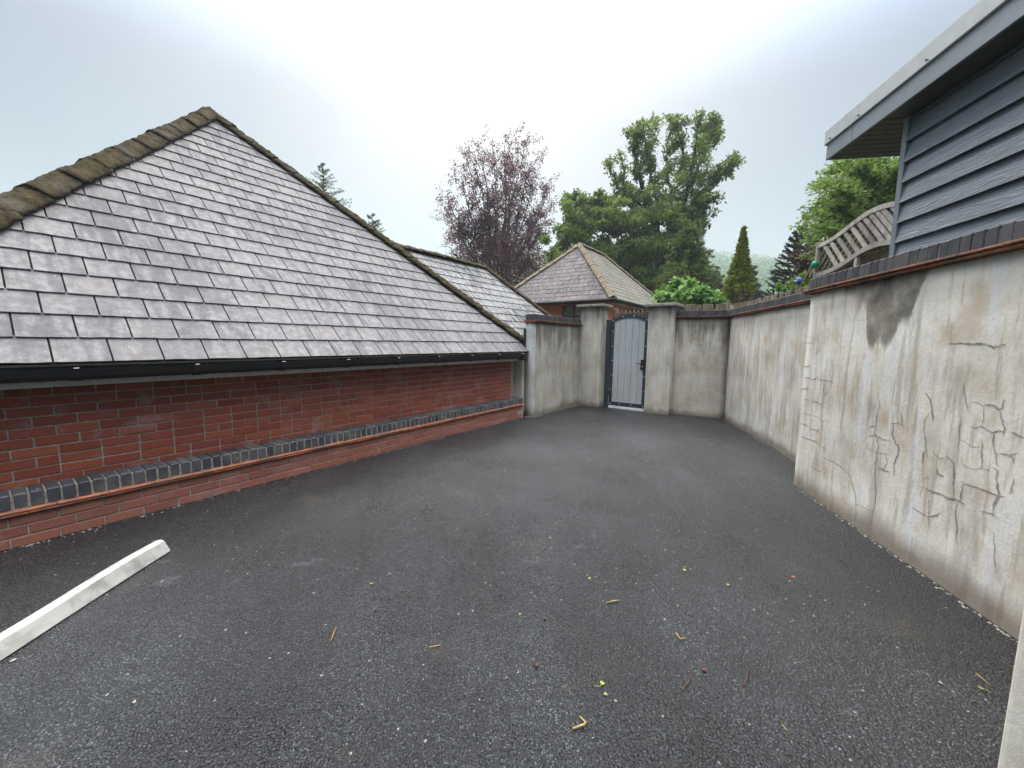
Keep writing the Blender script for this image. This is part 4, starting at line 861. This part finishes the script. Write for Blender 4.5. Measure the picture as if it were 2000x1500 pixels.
# ================================================================== trees
def unit(v): return v / (np.linalg.norm(v, axis=-1, keepdims=True) + 1e-9)
def leaves(rng, P, size, up=0.5, asp=0.55, flat=0.0, dirs=None):
    P = np.asarray(P, np.float64); n = len(P); d = rng.normal(size=(n, 3)); d[:, 2] *= (1 - flat)
    if dirs is not None: d = d * 0.45 + np.asarray(dirs)
    d = unit(d); nr = rng.normal(size=(n, 3)); nr[:, 2] += up * 2; sd = unit(np.cross(d, nr)); nr = unit(np.cross(sd, d))
    s = (size * rng.uniform(0.65, 1.3, n))[:, None]
    V = np.empty((n, 4, 3)); V[:, 0] = P; V[:, 1] = P + d * s * 0.5 + sd * s * asp * 0.5 + nr * s * 0.07; V[:, 2] = P + d * s; V[:, 3] = P + d * s * 0.5 - sd * s * asp * 0.5 + nr * s * 0.07
    return V.reshape(-1, 3)
def ball(rng, c, r, n, sq=(1, 1, 1), shell=0.45):
    v = unit(rng.normal(size=(n, 3))) * (rng.uniform(0, 1, n) ** shell)[:, None]
    return np.asarray(c) + v * np.asarray(sq) * r
def crown(name, V, mat, parent, smooth=False):
    n = len(V) // 4; return inst(name, np_mesh(name, V, np.arange(4 * n).reshape(-1, 4), mat), parent)
def wander(rng, p, d, ln, n, bend=0.12, lift=0.0):
    pts = [Vector(p)]; d = Vector(d).normalized()
    for _ in range(n):
        d = (d + Vector(rng.normal(size=3) * bend) + Vector((0, 0, lift))).normalized(); pts.append(pts[-1] + d * (ln / n))
    return pts
def tree(name, base, label, cat='tree', group=None):
    return empty(name, base, 0, label=label, cat=cat, group=group)
def rel(t, p): return Vector(p) - t.location

# --- copper beech
rng = np.random.default_rng(11); Y = 32.0
b0 = at(985, 664, Y); b0.z = -0.35
t = tree('copper_beech', b0, 'tall copper beech with sparse dark purple leaves, left of the big green tree')
mb = MB(); LP = []; 
tips = [(1000, 264), (940, 282), (908, 300), (962, 268), (1030, 268), (1052, 302), (1076, 345), (1082, 400), (872, 388), (890, 345), (858, 395), (1074, 450), (925, 318), (1015, 292), (985, 282), (878, 470), (1058, 420), (960, 330), (1000, 350), (920, 400), (1040, 370), (950, 400), (895, 430), (1010, 420)]
for (x, y) in tips:
    dy = rng.uniform(-3.5, 3.5); tip = rel(t, at(x, y, Y + dy)); st = rel(t, at(975 + (x - 975) * 0.28 + rng.uniform(-8, 8), 545 + rng.uniform(-40, 20), Y + dy * 0.2))
    md = st.lerp(tip, 0.5) + Vector((0, 0, 0.8)) + Vector(rng.normal(size=3) * 0.3); pts = []
    for i in range(9):
        u = i / 8; pts.append((st * (1 - u) ** 2 + md * 2 * u * (1 - u) + tip * u * u) + Vector(rng.normal(size=3) * 0.10 * (i > 0)))
    mb.tube(pts, [0.075 * (1 - u / 8.6) + 0.006 for u in range(9)], 5)
    for k in range(20):
        u = rng.uniform(0.12, 1.0); i = min(7, int(u * 8)); p = pts[i].lerp(pts[i + 1], u * 8 - i); d = (pts[i + 1] - pts[i]).normalized()
        o = Vector(rng.normal(size=3)); o.z *= 0.4; sb = wander(rng, p, d * 0.7 + o.normalized() * 0.9 + Vector((0, 0, 0.25)), rng.uniform(0.8, 2.1) * (1.15 - 0.45 * u), 5, 0.16)
        mb.tube(sb, [0.018, 0.014, 0.011, 0.009, 0.007, 0.004], 4)
        for q in sb[1:]:
            n_l = int(9 + 11 * (1 - u)); LP.append(ball(rng, q, 0.36, n_l, shell=0.6))
for (x, y, r, n) in [(905, 520, 34, 1500), (945, 505, 40, 2200), (990, 510, 42, 2600), (1035, 515, 40, 2400), (925, 555, 40, 1800), (975, 555, 45, 2600), (1030, 560, 45, 2600), (1065, 540, 35, 1500), (960, 470, 32, 900), (1010, 470, 34, 1000), (890, 555, 30, 900), (1000, 590, 60, 1800)]:
    dy = rng.uniform(-2, 2); LP.append(ball(rng, rel(t, at(x, y, Y + dy)), r * Y / FPX, n, (1, 1.3, 0.85), 0.5))
for k in range(40):
    a_ = rel(t, at(rng.uniform(890, 1070), rng.uniform(500, 570), Y + rng.uniform(-2, 2))); sb = wander(rng, a_, Vector(rng.normal(size=3)) + Vector((0, 0, 0.6)), 2.2, 5, 0.25); mb.tube(sb, [0.04, 0.03, 0.024, 0.018, 0.012, 0.006], 4)
mb.tube([(0, 0, -0.3), (0.1, 0, 2.0), (0.0, 0.1, 5.0)], [0.5, 0.4, 0.3], 8)
mb.ob('trunk', 'purple_bark', t); crown('crown', leaves(rng, np.vstack(LP), 0.155), 'leaf_copper', t)

# --- big green tree
rng = np.random.default_rng(5); Y = 28.0
b0 = at(1300, 664, Y); b0.z = -0.35
t = tree('broadleaf_tree', b0, 'biggest green tree with upright leafy limbs, behind the brick outbuilding')
mb = MB(); LP = []; DP = []
limbs = [[(1300, 600), (1292, 480), (1268, 410), (1246, 340), (1234, 262)], [(1296, 520), (1284, 400), (1270, 320), (1256, 246)], [(1300, 480), (1312, 380), (1300, 310), (1312, 240)], [(1310, 520), (1338, 420), (1350, 320), (1368, 224)], [(1345, 370), (1372, 310), (1402, 266)], [(1330, 440), (1366, 388), (1398, 350), (1430, 322)],
         [(1292, 490), (1242, 420), (1205, 365), (1190, 325)], [(1285, 500), (1220, 440), (1160, 400), (1105, 392)], [(1330, 480), (1370, 420), (1384, 385)], [(1290, 440), (1330, 350), (1335, 290), (1322, 250)], [(1350, 330), (1382, 280), (1388, 240)], [(1270, 420), (1222, 380), (1215, 320)]]
for li, lm in enumerate(limbs):
    dy = rng.uniform(-2.0, 2.0) * (li > 0); pts = []
    ctl = [rel(t, at(x, y, Y + dy * min(1, j / 2))) for j, (x, y) in enumerate(lm)]
    for j in range(len(ctl) - 1):
        for k in range(5): pts.append(ctl[j].lerp(ctl[j + 1], k / 5) + Vector(rng.normal(size=3) * 0.06))
    pts.append(ctl[-1]); n = len(pts); r0 = 0.28 if li == 0 else 0.11
    mb.tube(pts, [r0 * (1 - 0.86 * i / n) + 0.02 for i in range(n)], 6)
    for i, p in enumerate(pts):
        u = i / (n - 1)
        if u < 0.25: continue
        for k in range(3):
            o = Vector(rng.normal(size=3)).normalized(); ln = rng.uniform(0.3, 1.0) * (1.1 - 0.2 * u)
            if rng.random() < 0.42 + 0.44 * (mnoise.noise(Vector((i * 0.9, li * 7.3, 1.7))) > 0.0): continue
            sb = wander(rng, p, o + Vector((0, 0, 0.45)), ln, 4, 0.2); mb.tube(sb, [0.028, 0.02, 0.015, 0.010, 0.005], 4)
            LP.append(ball(rng, sb[-1], rng.uniform(0.28, 0.55), int(rng.uniform(60, 130)), (1, 1, 0.9), 0.5)); LP.append(ball(rng, sb[2], 0.26, 30))
        LP.append(ball(rng, p, 0.33, 40))
for (x, y, r, n) in [(1108, 405, 26, 700), (1130, 430, 34, 1300), (1165, 420, 36, 1400), (1105, 455, 34, 1200), (1150, 465, 42, 1900), (1200, 440, 44, 1900), (1250, 440, 42, 1700), (1200, 395, 26, 600), (1190, 495, 50, 2400), (1240, 490, 54, 2600), (1290, 470, 50, 2400), (1335, 440, 34, 1200), (1325, 480, 40, 1600), (1100, 500, 30, 900), (1085, 520, 24, 500), (1250, 540, 52, 2300), (1300, 530, 52, 2400), (1280, 575, 44, 1500), (1340, 520, 36, 1200), (1220, 545, 40, 1300), (1150, 510, 34, 1100), (1310, 590, 40, 1000), (1365, 400, 24, 500), (1355, 450, 24, 450), (1300, 400, 36, 900)]:
    for k in range(17):
        dx, dz = rng.normal(0, r * 0.55, 2); c_ = rel(t, at(x + dx, y + dz, Y + rng.uniform(-3.4, 3.0))); LP.append(ball(rng, c_, r * rng.uniform(0.24, 0.42) * Y / FPX, n // 8, (1.1, 1.1, 0.75), 0.36))
mb.ob('trunk', 'bark', t); crown('crown', leaves(rng, np.vstack(LP), 0.21), 'leaf_oak', t)

def sprays(rng, p, d, ln, n, w, droop, out, dirs, dens=1.0, ):
    """flat fans of needles along a branch"""
    pts = [Vector(p)]; d = Vector(d).normalized(); st = ln / n
    for i in range(n): d = (d + Vector((0, 0, droop)) + Vector(rng.normal(size=3) * 0.05)).normalized(); pts.append(pts[-1] + d * st)
    for i, q in enumerate(pts[1:]):
        m = int(dens * 14); s = unit(rng.normal(size=(m, 3))); out.append(np.asarray(q) + s * rng.uniform(0, w * (1.1 - 0.6 * i / n), m)[:, None] * np.array([1, 1, 0.45]))
        dirs.append(np.tile(np.asarray(d), (m, 1)) + s * 0.6)
    return pts
def conifer(name, label, px, ytop, ybase, Y, wid, mat, seed, base_z=1.88, whorls=22, per=7, droop=-0.06, ang0=0.2, size=0.14, asp=0.28, power=0.8, dens=1.0, wood='bark', group=None, tip=0.0):
    rng = np.random.default_rng(seed); c = at(px, 664, Y); top = at(px, ytop, Y).z; low = at(px, ybase, Y).z
    t = tree(name, (c.x, c.y, base_z), label, group=group); mb = MB(); H = top - base_z
    mb.tube([(0, 0, -0.2), (0, 0, H * 0.5), (0, 0, H)], [0.10 * wid + 0.03, 0.05 * wid + 0.02, 0.008], 6); out = []; dirs = []
    for k in range(whorls):
        u = (k + rng.uniform(0, 0.6)) / whorls; z = low - base_z + (top - low) * (1 - (1 - u)) ; f = (1 - u)
        R = wid * (f ** power) + 0.03
        for j in range(max(2, int(per * (0.25 + 0.75 * min(1, f * 2.2))))):
            a = rng.uniform(0, 2 * pi); d = Vector((cos(a), sin(a), ang0 + rng.uniform(-0.12, 0.12)))
            pts = sprays(rng, (0, 0, z + rng.uniform(-0.1, 0.1)), d, R * rng.uniform(0.75, 1.08), 5, size * 1.3 * (0.3 + 0.7 * f), droop, out, dirs, dens); mb.tube(pts, [0.02 * wid + 0.006, 0.014 * wid + 0.005, 0.01, 0.007, 0.005, 0.003], 4)
    mb.ob('trunk', wood, t); crown('crown', leaves(rng, np.vstack(out), size, 0.4, asp, dirs=np.vstack(dirs)), mat, t); return t
conifer('golden_conifer', 'conical yellow-green conifer with a thin pointed top above the timber fence', 1437, 448, 600, 15.0, 0.74, 'leaf_thuja', 3, whorls=44, per=9, droop=0.12, ang0=0.65, size=0.10, asp=0.42, power=1.2, dens=1.3)
conifer('cedar_tree', 'feathery yellow-green conifer at the right foot of the biggest tree', 1335, 440, 600, 22.0, 2.0, 'leaf_cedar', 4, base_z=-0.35, whorls=26, per=9, droop=-0.05, ang0=0.35, size=0.20, asp=0.25, power=0.75, dens=1.3)
conifer('larch_tree', 'larch top showing above the middle of the right roof hip', 643, 318, 470, 34.0, 3.6, 'leaf_larch', 6, base_z=-0.35, whorls=26, per=5, droop=0.05, ang0=0.15, size=0.16, asp=0.2, power=0.95, dens=0.9, group='larch tops behind the bungalow roof')
conifer('larch_tree', 'small larch tip showing above the lower part of the right roof hip', 733, 415, 540, 34.0, 3.0, 'leaf_larch', 7, base_z=-0.35, whorls=24, per=5, droop=0.07, ang0=0.15, size=0.16, asp=0.2, power=0.95, dens=0.9, group='larch tops behind the bungalow roof')
conifer('dark_conifer', 'small hazy dark conifer between the biggest tree and the conical conifer', 1389, 528, 590, 38.0, 1.3, 'leaf_monkey', 8, whorls=16, per=7, size=0.25, asp=0.3)
conifer('dark_conifer', 'small dark conifer tip just right of the conical conifer', 1460, 522, 590, 38.0, 1.1, 'leaf_monkey', 9, whorls=16, per=7, size=0.25, asp=0.3)

# --- monkey puzzle
rng = np.random.default_rng(21); Y = 19.0; c = at(1548, 664, Y); top = at(1548, 446, Y).z
t = tree('monkey_puzzle', (c.x, c.y, 1.88), 'dark spiky monkey puzzle tree left of the trellis'); mb = MB(); H = top - 1.88; out = []; dirs = []
mb.tube([(0, 0, -0.2), (0, 0, H)], [0.13, 0.03], 8)
for k in range(17):
    u = k / 16; z = 0.35 + (H - 0.45) * u; R = 1.75 * (1 - u) ** 0.75 + 0.22
    for j in range(7):
        a = 2 * pi * (j + 0.5 * (k % 2)) / 7 + rng.uniform(-0.2, 0.2); d = Vector((cos(a), sin(a), -0.12 - 0.12 * (1 - u) + 0.5 * u)); q = Vector((0, 0, z)); pts = [q]; n = 9
        for i in range(n): d = (d + Vector((0, 0, 0.075)) + Vector(rng.normal(size=3) * 0.05)).normalized(); q = q + d * R / n; pts.append(q)
        subs = [pts]
        for i in (4, 6):
            s_ = Vector((-sin(a), cos(a), 0.15)) * rng.choice((-1, 1)); subs.append(wander(rng, pts[i], Vector((cos(a), sin(a), 0.1)) + s_ * 0.9, R * 0.35, 4, 0.08, 0.07))
        for sp in subs:
            mb.tube(sp, [0.030] * (len(sp) - 1) + [0.010], 5)
            for i in range(len(sp) - 1):
                m = 16; w_ = rng.uniform(0, 1, m)[:, None]; pp = np.asarray(sp[i]) * (1 - w_) + np.asarray(sp[i + 1]) * w_; dd = unit(np.asarray(sp[i + 1] - sp[i])); out.append(pp); dirs.append(unit(rng.normal(size=(m, 3))) * 1.1 + dd * 0.7)
mb.ob('trunk', 'bark', t); crown('crown', leaves(rng, np.vstack(out), 0.085, 0.2, 0.4, dirs=np.vstack(dirs) * 2), 'leaf_monkey', t)

# --- layered green tree behind trellis and shed
rng = np.random.default_rng(31); Y = 12.0; c = at(1760, 664, Y)
t = tree('layered_tree', (c.x, c.y, 1.88), 'fresh green layered tree behind the trellis and under the shed roof'); mb = MB(); out = []
mb.tube([(0, 0, -0.2), (0.05, 0, 1.6), (0, 0.1, 3.4), (0.1, 0, 6)], [0.22, 0.17, 0.11, 0.03], 7)
for k in range(64):
    u = rng.uniform(0, 1); x = rng.uniform(1560, 1900) if k > 12 else [1562, 1575, 1590, 1600, 1612, 1622, 1575, 1588, 1605, 1625, 1632, 1640, 1650][k]; 
    left = 1560 + 80 * max(0, (440 - 0) / 440); y = rng.uniform(330, 545) if k > 12 else [440, 425, 470, 398, 360, 335, 500, 452, 420, 385, 330, 322, 318][k]
    lim = np.interp(y, [300, 340, 400, 450, 545], [1640, 1615, 1600, 1575, 1580]); x = max(x, lim - 6)
    e = rel(t, at(x, y, Y + rng.uniform(-2.2, 2.2))); s0 = Vector((0, 0, max(1.2, min(5, e.z - 0.7 + rng.uniform(-0.4, 0.2))))); md = s0.lerp(e, 0.55) + Vector((0, 0, 0.35)); pts = [(s0 * (1 - w_) ** 2 + md * 2 * w_ * (1 - w_) + e * w_ * w_) for w_ in np.linspace(0, 1, 8)]
    mb.tube(pts, [0.05, 0.042, 0.035, 0.028, 0.02, 0.015, 0.01, 0.006], 5)
    dd = (e - s0); dd.z = 0
    for i in range(2, 8): out.append(ball(rng, pts[i], 0.40 if i < 7 else 0.34, 95, (1.15, 1.15, 0.30), 0.6))
    for i in range(4): sb = wander(rng, pts[5], dd.normalized() + Vector(rng.normal(size=3) * 0.5), rng.uniform(0.4, 0.9), 4, 0.15, -0.03); mb.tube(sb, 0.008, 4); out += [ball(rng, q, 0.16, 16, (1, 1, 0.5)) for q in sb]
mb.ob('trunk', 'bark', t); crown('crown', leaves(rng, np.vstack(out), 0.115, 0.9, 0.55, 0.4), 'leaf_acer', t)

def shrub(name, label, clumps, Y, mat, seed, size, base_z=1.88, up=0.6, asp=0.6, cat='shrub', depth=1.2):
    rng = np.random.default_rng(seed); cx = sum(c[0] for c in clumps) / len(clumps); c = at(cx, 664, Y); t = tree(name, (c.x, c.y, base_z), label, cat); mb = MB(); out = []
    for (x, y, r, n) in clumps:
        e = rel(t, at(x, y, Y + rng.uniform(-depth, depth) * 0.5)); pts = wander(rng, (e.x * 0.2, e.y * 0.2, 0), Vector((e.x * 0.8, e.y * 0.8, max(e.z, 0.2))), max(0.2, Vector((e.x * 0.8, e.y * 0.8, e.z)).length), 5, 0.04); pts[-1] = e; mb.tube(pts, [0.03, 0.024, 0.018, 0.013, 0.008, 0.004], 4)
        out.append(ball(rng, e, r * Y / FPX, n, (1, 1, 0.7), 0.5))
        for _ in range(3): sb = wander(rng, e, rng.normal(size=3), r * Y / FPX, 3, 0.2); mb.tube(sb, 0.006, 4)
    mb.ob('stem', 'bark', t); crown('foliage', leaves(rng, np.vstack(out), size, up, asp), mat, t); return t
shrub('maple_shrub', 'bright light green broad-leaved shrub above the right gate pillar', [(1290, 585, 14, 60), (1305, 572, 14, 80), (1320, 560, 12, 60), (1330, 578, 18, 110), (1345, 562, 14, 80), (1352, 582, 18, 110), (1368, 570, 15, 90), (1380, 583, 15, 90), (1392, 575, 12, 60), (1322, 548, 6, 24), (1346, 552, 8, 30), (1400, 588, 12, 60), (1310, 590, 20, 100), (1366, 592, 22, 110)], 13.0, 'leaf_bright', 41, 0.20, up=1.2, asp=0.85)
shrub('copper_shrub', 'dark reddish shrub between the monkey puzzle and the trellis post', [(1558, 500, 16, 260), (1575, 510, 16, 260), (1585, 490, 14, 220), (1570, 525, 16, 220), (1590, 520, 14, 200)], 15.5, 'leaf_rust', 42, 0.10)
shrub('green_shrub', 'low green shrub in front of the monkey puzzle beside the fence end', [(1545, 556, 12, 200), (1562, 548, 14, 260), (1578, 540, 14, 260), (1590, 548, 14, 220), (1556, 566, 14, 220), (1575, 560, 16, 240)], 11.0, 'leaf_acer', 43, 0.09)
shrub('young_conifer', 'tiny bright green seedling just above the fence pales', [(1520, 562, 5, 90), (1521, 556, 3, 50), (1532, 564, 3, 50)], 8.0, 'leaf_bright', 44, 0.05, depth=0.2)
shrub('twig_bush', 'bare brown shrub at the foot of the conical conifer', [(1448, 578, 10, 60), (1456, 585, 10, 60), (1440, 588, 10, 60)], 12.5, 'leaf_rust', 45, 0.05)

# ================================================================== hillside in the low cloud
rng = np.random.default_rng(61); nx, ny = 90, 60; V = []; 
def hz(x, y):
    r = max(0, y - 150) / 400; h = -0.5 + 116 * min(1, r) ** 0.8
    return h * (0.8 + 0.25 * math.sin(x * 0.006 + 0.6)) + 5 * mnoise.noise(Vector((x * 0.012, y * 0.012, 0)))
for j in range(ny):
    for i in range(nx):
        x = -800 + 2000 * i / (nx - 1); y = 150 + 440 * j / (ny - 1); V.append((x, y, hz(x, y)))
Q = [(j * nx + i, j * nx + i + 1, (j + 1) * nx + i + 1, (j + 1) * nx + i) for j in range(ny - 1) for i in range(nx - 1)]
inst('hill', np_mesh('hill', V, Q, 'hill_grass', True), kind='structure')
out = []
for k in range(2600):
    y = 165 + 400 * rng.random() ** 1.05; x = rng.uniform(-0.1, 0.95) * y
    if mnoise.noise(Vector((x * 0.02, y * 0.02, 3))) < -0.12: continue
    r = rng.uniform(2.2, 5.0); out.append(ball(rng, (x, y, hz(x, y) + r * 0.9), r, 46, (1, 1, rng.uniform(0.9, 1.5)), 0.3))
V = leaves(rng, np.vstack(out), 1.9, 0.6, 0.8); n = len(V) // 4
inst('hillside_wood', np_mesh('hillside_wood', V, np.arange(4 * n).reshape(-1, 4), 'leaf_far'), kind='stuff', label='hazy green woodland on the far hillside', cat='wood')

# ================================================================== things lying on the asphalt
def gp_(x, y):
    d = _F * FPX + _R * (x - 1000) - _U * (y - 750); p = Vector((0, 0, EYE)) + d * (-EYE / d.z); return p
tr0, tr1 = gp_(332, 1078), gp_(0, 1296) ; dv = (tr1 - tr0).normalized(); tr1 = tr1 + dv * 0.55
ang = math.atan2(dv.y, dv.x)
strip = empty('plastic_strip', (tr0.x, tr0.y, 0), ang, label='long grubby white plastic trim lying on the asphalt at the left', cat='trim')
# x along towards the camera; an angle section leaning on its long leg
Ls = (tr1 - tr0).length; sgn = 1
V = []; prof = [(0.0, 0.006), (0.004, 0.012), (-0.030, 0.088), (-0.052, 0.098), (-0.086, 0.090), (-0.088, 0.082), (-0.055, 0.088), (-0.036, 0.080), (-0.008, 0.004)]
ns = 14
for i in range(ns + 1):
    u = i / ns; bow = 0.010 * math.sin(pi * u)
    V += [(Ls * u, -(y) * 1.0 + bow, z * (0.93 + 0.07 * math.sin(u * 9)) - 0.002) for y, z in prof]
m = len(prof); F = [(i * m + j, i * m + (j + 1) % m, (i + 1) * m + (j + 1) % m, (i + 1) * m + j) for i in range(ns) for j in range(m)] + [tuple(range(m)), tuple(range((ns + 1) * m - 1, ns * m - 1, -1))]
V = [(x, -y, z) for x, y, z in V]
MB().add(V, F).ob('angle_section', 'grubby_white', strip)

plain('straw', (0.34, 0.255, 0.09), 0.7, 0.2); plain('yellow_leaf', (0.30, 0.30, 0.06), 0.6, 0.2); plain('twig_brown', (0.10, 0.045, 0.03), 0.8, 0.3); plain('berry', (0.17, 0.06, 0.04), 0.5, 0.2); plain('orange_leaf', (0.30, 0.13, 0.05), 0.7, 0.2); plain('pale_chip', (0.30, 0.28, 0.235), 0.9, 0.2)
def twig(name, label, pts, mat, r=0.0035, cat='twig', bend=True):
    P = [gp_(*p) for p in pts]; o = empty(name, (P[0].x, P[0].y, 0), label=label, cat=cat); q = [(p.x - P[0].x, p.y - P[0].y, r + 0.002 + (0.004 if 0 < i < len(P) - 1 else 0)) for i, p in enumerate(P)]
    MB().tube(q, [r] * (len(q) - 1) + [r * 0.7], 6).ob('stalk', mat, o, smooth=True); return o
def scrap(name, label, x, y, mat, r=0.009, cat='leaf', stem=None):
    p = gp_(x, y); o = empty(name, (p.x, p.y, 0), random.uniform(0, 6), label=label, cat=cat); V = [(0, 0, 0.007)]; k = 9
    for j in range(k): a = 2 * pi * j / k; rr = r * random.uniform(0.65, 1.25); V.append((rr * cos(a), rr * sin(a) * 0.8, 0.003 + random.uniform(0, 0.006)))
    MB().add(V, [(0, 1 + j, 1 + (j + 1) % k) for j in range(k)]).ob('blade', mat, o)
    if stem: MB().tube([(0, 0, 0.006), (stem * 0.5, stem * 0.2, 0.008), (stem, -stem * 0.1, 0.012)], 0.0014, 5).ob('stalk', mat, o)
def berry(label, x, y, r=0.006):
    p = gp_(x, y); o = MB().lathe([(0.001, 0), (r * 0.8, r * 0.4), (r, r), (r * 0.8, r * 1.6), (0.001, r * 2)], 10).ob('berry', 'berry', smooth=True, label=label, cat='berry', loc=(p.x, p.y, 0))
twig('leaf_stalk', 'bent yellow leaf stalk lying nearest the bottom edge of the photo', [(1119, 1426), (1140, 1420), (1144, 1416), (1132, 1402)], 'straw', 0.0042)
twig('leaf_stalk', 'L-shaped yellow stalk in the middle of the right half of the asphalt', [(1320, 1238), (1328, 1251), (1340, 1248)], 'straw', 0.0035)
twig('leaf_stalk', 'short straight straw-coloured stalk in the middle of the asphalt', [(1184, 1179), (1200, 1176), (1210, 1174)], 'straw', 0.0032)
twig('leaf_stalk', 'straight yellow stalk beside the pale pier at the right', [(1906, 1317), (1920, 1330), (1935, 1342)], 'straw', 0.0025)
twig('leaf_stalk', 'thin yellow stalk low in the right half, left of the pier', [(1527, 1416), (1537, 1429)], 'straw', 0.002)
twig('leaf_stalk', 'straw-coloured stalk left of centre on the asphalt', [(838, 1266), (860, 1262)], 'straw', 0.003)
twig('brown_twig', 'reddish brown twig left of centre on the asphalt', [(646, 1255), (652, 1240), (657, 1226)], 'orange_leaf', 0.003)
twig('brown_twig', 'dark curved twig right of centre near the bottom', [(1334, 1348), (1345, 1334), (1350, 1318)], 'twig_brown', 0.0025)
twig('brown_twig', 'dark crooked twig near the bottom, right of the curved one', [(1452, 1342), (1458, 1328), (1460, 1312)], 'twig_brown', 0.0025)
twig('brown_twig', 'reddish forked twig on the asphalt beside the cracked wall', [(1635, 1090), (1648, 1100), (1656, 1108)], 'twig_brown', 0.003)
scrap('leaf_scrap', 'lime green leaf scrap with curled stalk near the bottom', 1176, 1336, 'yellow_leaf', 0.012, stem=0.045)
scrap('leaf_scrap', 'lime green bud below the curled leaf scrap', 1183, 1358, 'yellow_leaf', 0.009)
scrap('leaf_scrap', 'yellow-green leaf scrap with curled stalk, upper middle right', 1337, 1115, 'yellow_leaf', 0.012, stem=0.05)
scrap('leaf_scrap', 'yellow bud right of centre on the asphalt', 1421, 1143, 'yellow_leaf', 0.011)
scrap('leaf_scrap', 'yellow bud in the centre of the asphalt', 1151, 1131, 'yellow_leaf', 0.010)
scrap('leaf_scrap', 'tiny yellow bud left of the straight straw stalk', 1015, 1202, 'yellow_leaf', 0.008)
scrap('leaf_scrap', 'tiny yellow bud farthest up the middle of the asphalt', 1074, 1052, 'yellow_leaf', 0.010)
scrap('leaf_scrap', 'curled orange leaf scrap in front of the cracked wall', 1549, 1128, 'orange_leaf', 0.013)
scrap('leaf_scrap', 'yellow leaf scrap beside the pale pier', 1915, 1346, 'yellow_leaf', 0.011, stem=0.03)
scrap('leaf_scrap', 'pale petal left of the yellow scrap beside the pier', 1836, 1335, 'pale_chip', 0.009)
scrap('leaf_scrap', 'pale chip beside the near end of the white trim', 26, 1292, 'pale_chip', 0.012)
scrap('leaf_scrap', 'pale ragged petal in the left foreground', 262, 1373, 'pale_chip', 0.009)
scrap('leaf_scrap', 'yellow bud left of centre on the asphalt', 726, 1141, 'yellow_leaf', 0.009)
scrap('leaf_scrap', 'pink petal between the low brick wall and the white trim', 227, 1057, 'orange_leaf', 0.010)
scrap('leaf_scrap', 'white petal at the foot of the low brick wall', 187, 1038, 'pale_chip', 0.010)
berry('brown berry left of the lime green leaf scrap', 1048, 1303, 0.008); berry('orange berry beside the dark curved twig', 1375, 1312, 0.009); berry('small brown berry near the centre of the asphalt', 1063, 1210, 0.007)
# loose chippings and crumbs of mortar along the wall feet
rng = np.random.default_rng(71); mb = MB()
def chip(x, y, r, h=0.5):
    k = 4; a0 = rng.uniform(0, 6); V = [(x + r * rng.uniform(0.6, 1.2) * cos(a0 + 2 * pi * j / k), y + r * rng.uniform(0.6, 1.2) * sin(a0 + 2 * pi * j / k), 0.0005) for j in range(k)] + [(x, y, r * h)]
    mb.add(V, [(j, (j + 1) % k, k) for j in range(k)])
def foot(a, b, n, off=0.03, r=0.007):
    a, b = Vector(a), Vector(b); d = b - a; nrm = Vector((-d.y, d.x, 0)).normalized()
    for _ in range(n):
        u = rng.random(); q = a + d * u
        if mnoise.noise(Vector((u * d.length * 2.1, a.x, 0))) < rng.uniform(-0.6, 0.25): continue
        q = q + nrm * abs(rng.normal(0, off)) ; chip(q.x, q.y, r * rng.uniform(0.3, 1.6))
fa_, fb_ = HL(3.2, 0), HL(-3.4, 0); foot(fa_, fb_, 420, 0.02)
foot((2.963, 4.008, 0), (2.963 - ER.x * 3, 4.008 - ER.y * 3, 0), 0)
d0 = Vector((2.963, 4.008, 0)); foot(d0 - ER * 2.9, d0, 260, 0.012); d1 = Vector((4.14, 7.579, 0)); foot(d1 - ER * 3.4, d1, 240, 0.02)
foot(HL(5.16, -0.16), HL(3.27, -0.16), 220, 0.02); foot((4.14, 7.579, 0), (3.24, 8.04, 0), 200, 0.02); foot(HL(3.27, -0.16), HL(3.2, 0.0), 80, 0.02)
mb.ob('mortar_crumbs', 'pale_chip', kind='stuff', label='pale mortar crumbs along the feet of the walls', cat='crumbs')
mb = MB()
for _ in range(70):
    y = 1.1 + 7.0 * rng.random() ** 1.6; x = rng.uniform(-1.0, 0.55) * y
    if x < -3.3 + (y - 2.4) * 0.73 or x > 2.5 + (y - 1.8) * 0.2: continue
    chip(x, y, rng.uniform(0.0015, 0.004), 0.8)
mb.ob('loose_chippings', 'pale_chip', kind='stuff', label='loose pale chippings scattered over the asphalt', cat='chippings')

# ================================================================== the damp air over the valley
g = G('haze'); pv = g.n('VolumePrincipled'); pv.inputs['Color'].default_value = (0.83, 0.905, 0.965, 1); pv.inputs['Density'].default_value = 0.00100; pv.inputs['Anisotropy'].default_value = 0.2
g.t.links.new(pv.outputs[0], g.out.inputs['Volume']); M['haze'] = g.m
MB().box((-850, -60, -1.6), (1250, 610, 152)).ob('haze', 'haze', kind='stuff')
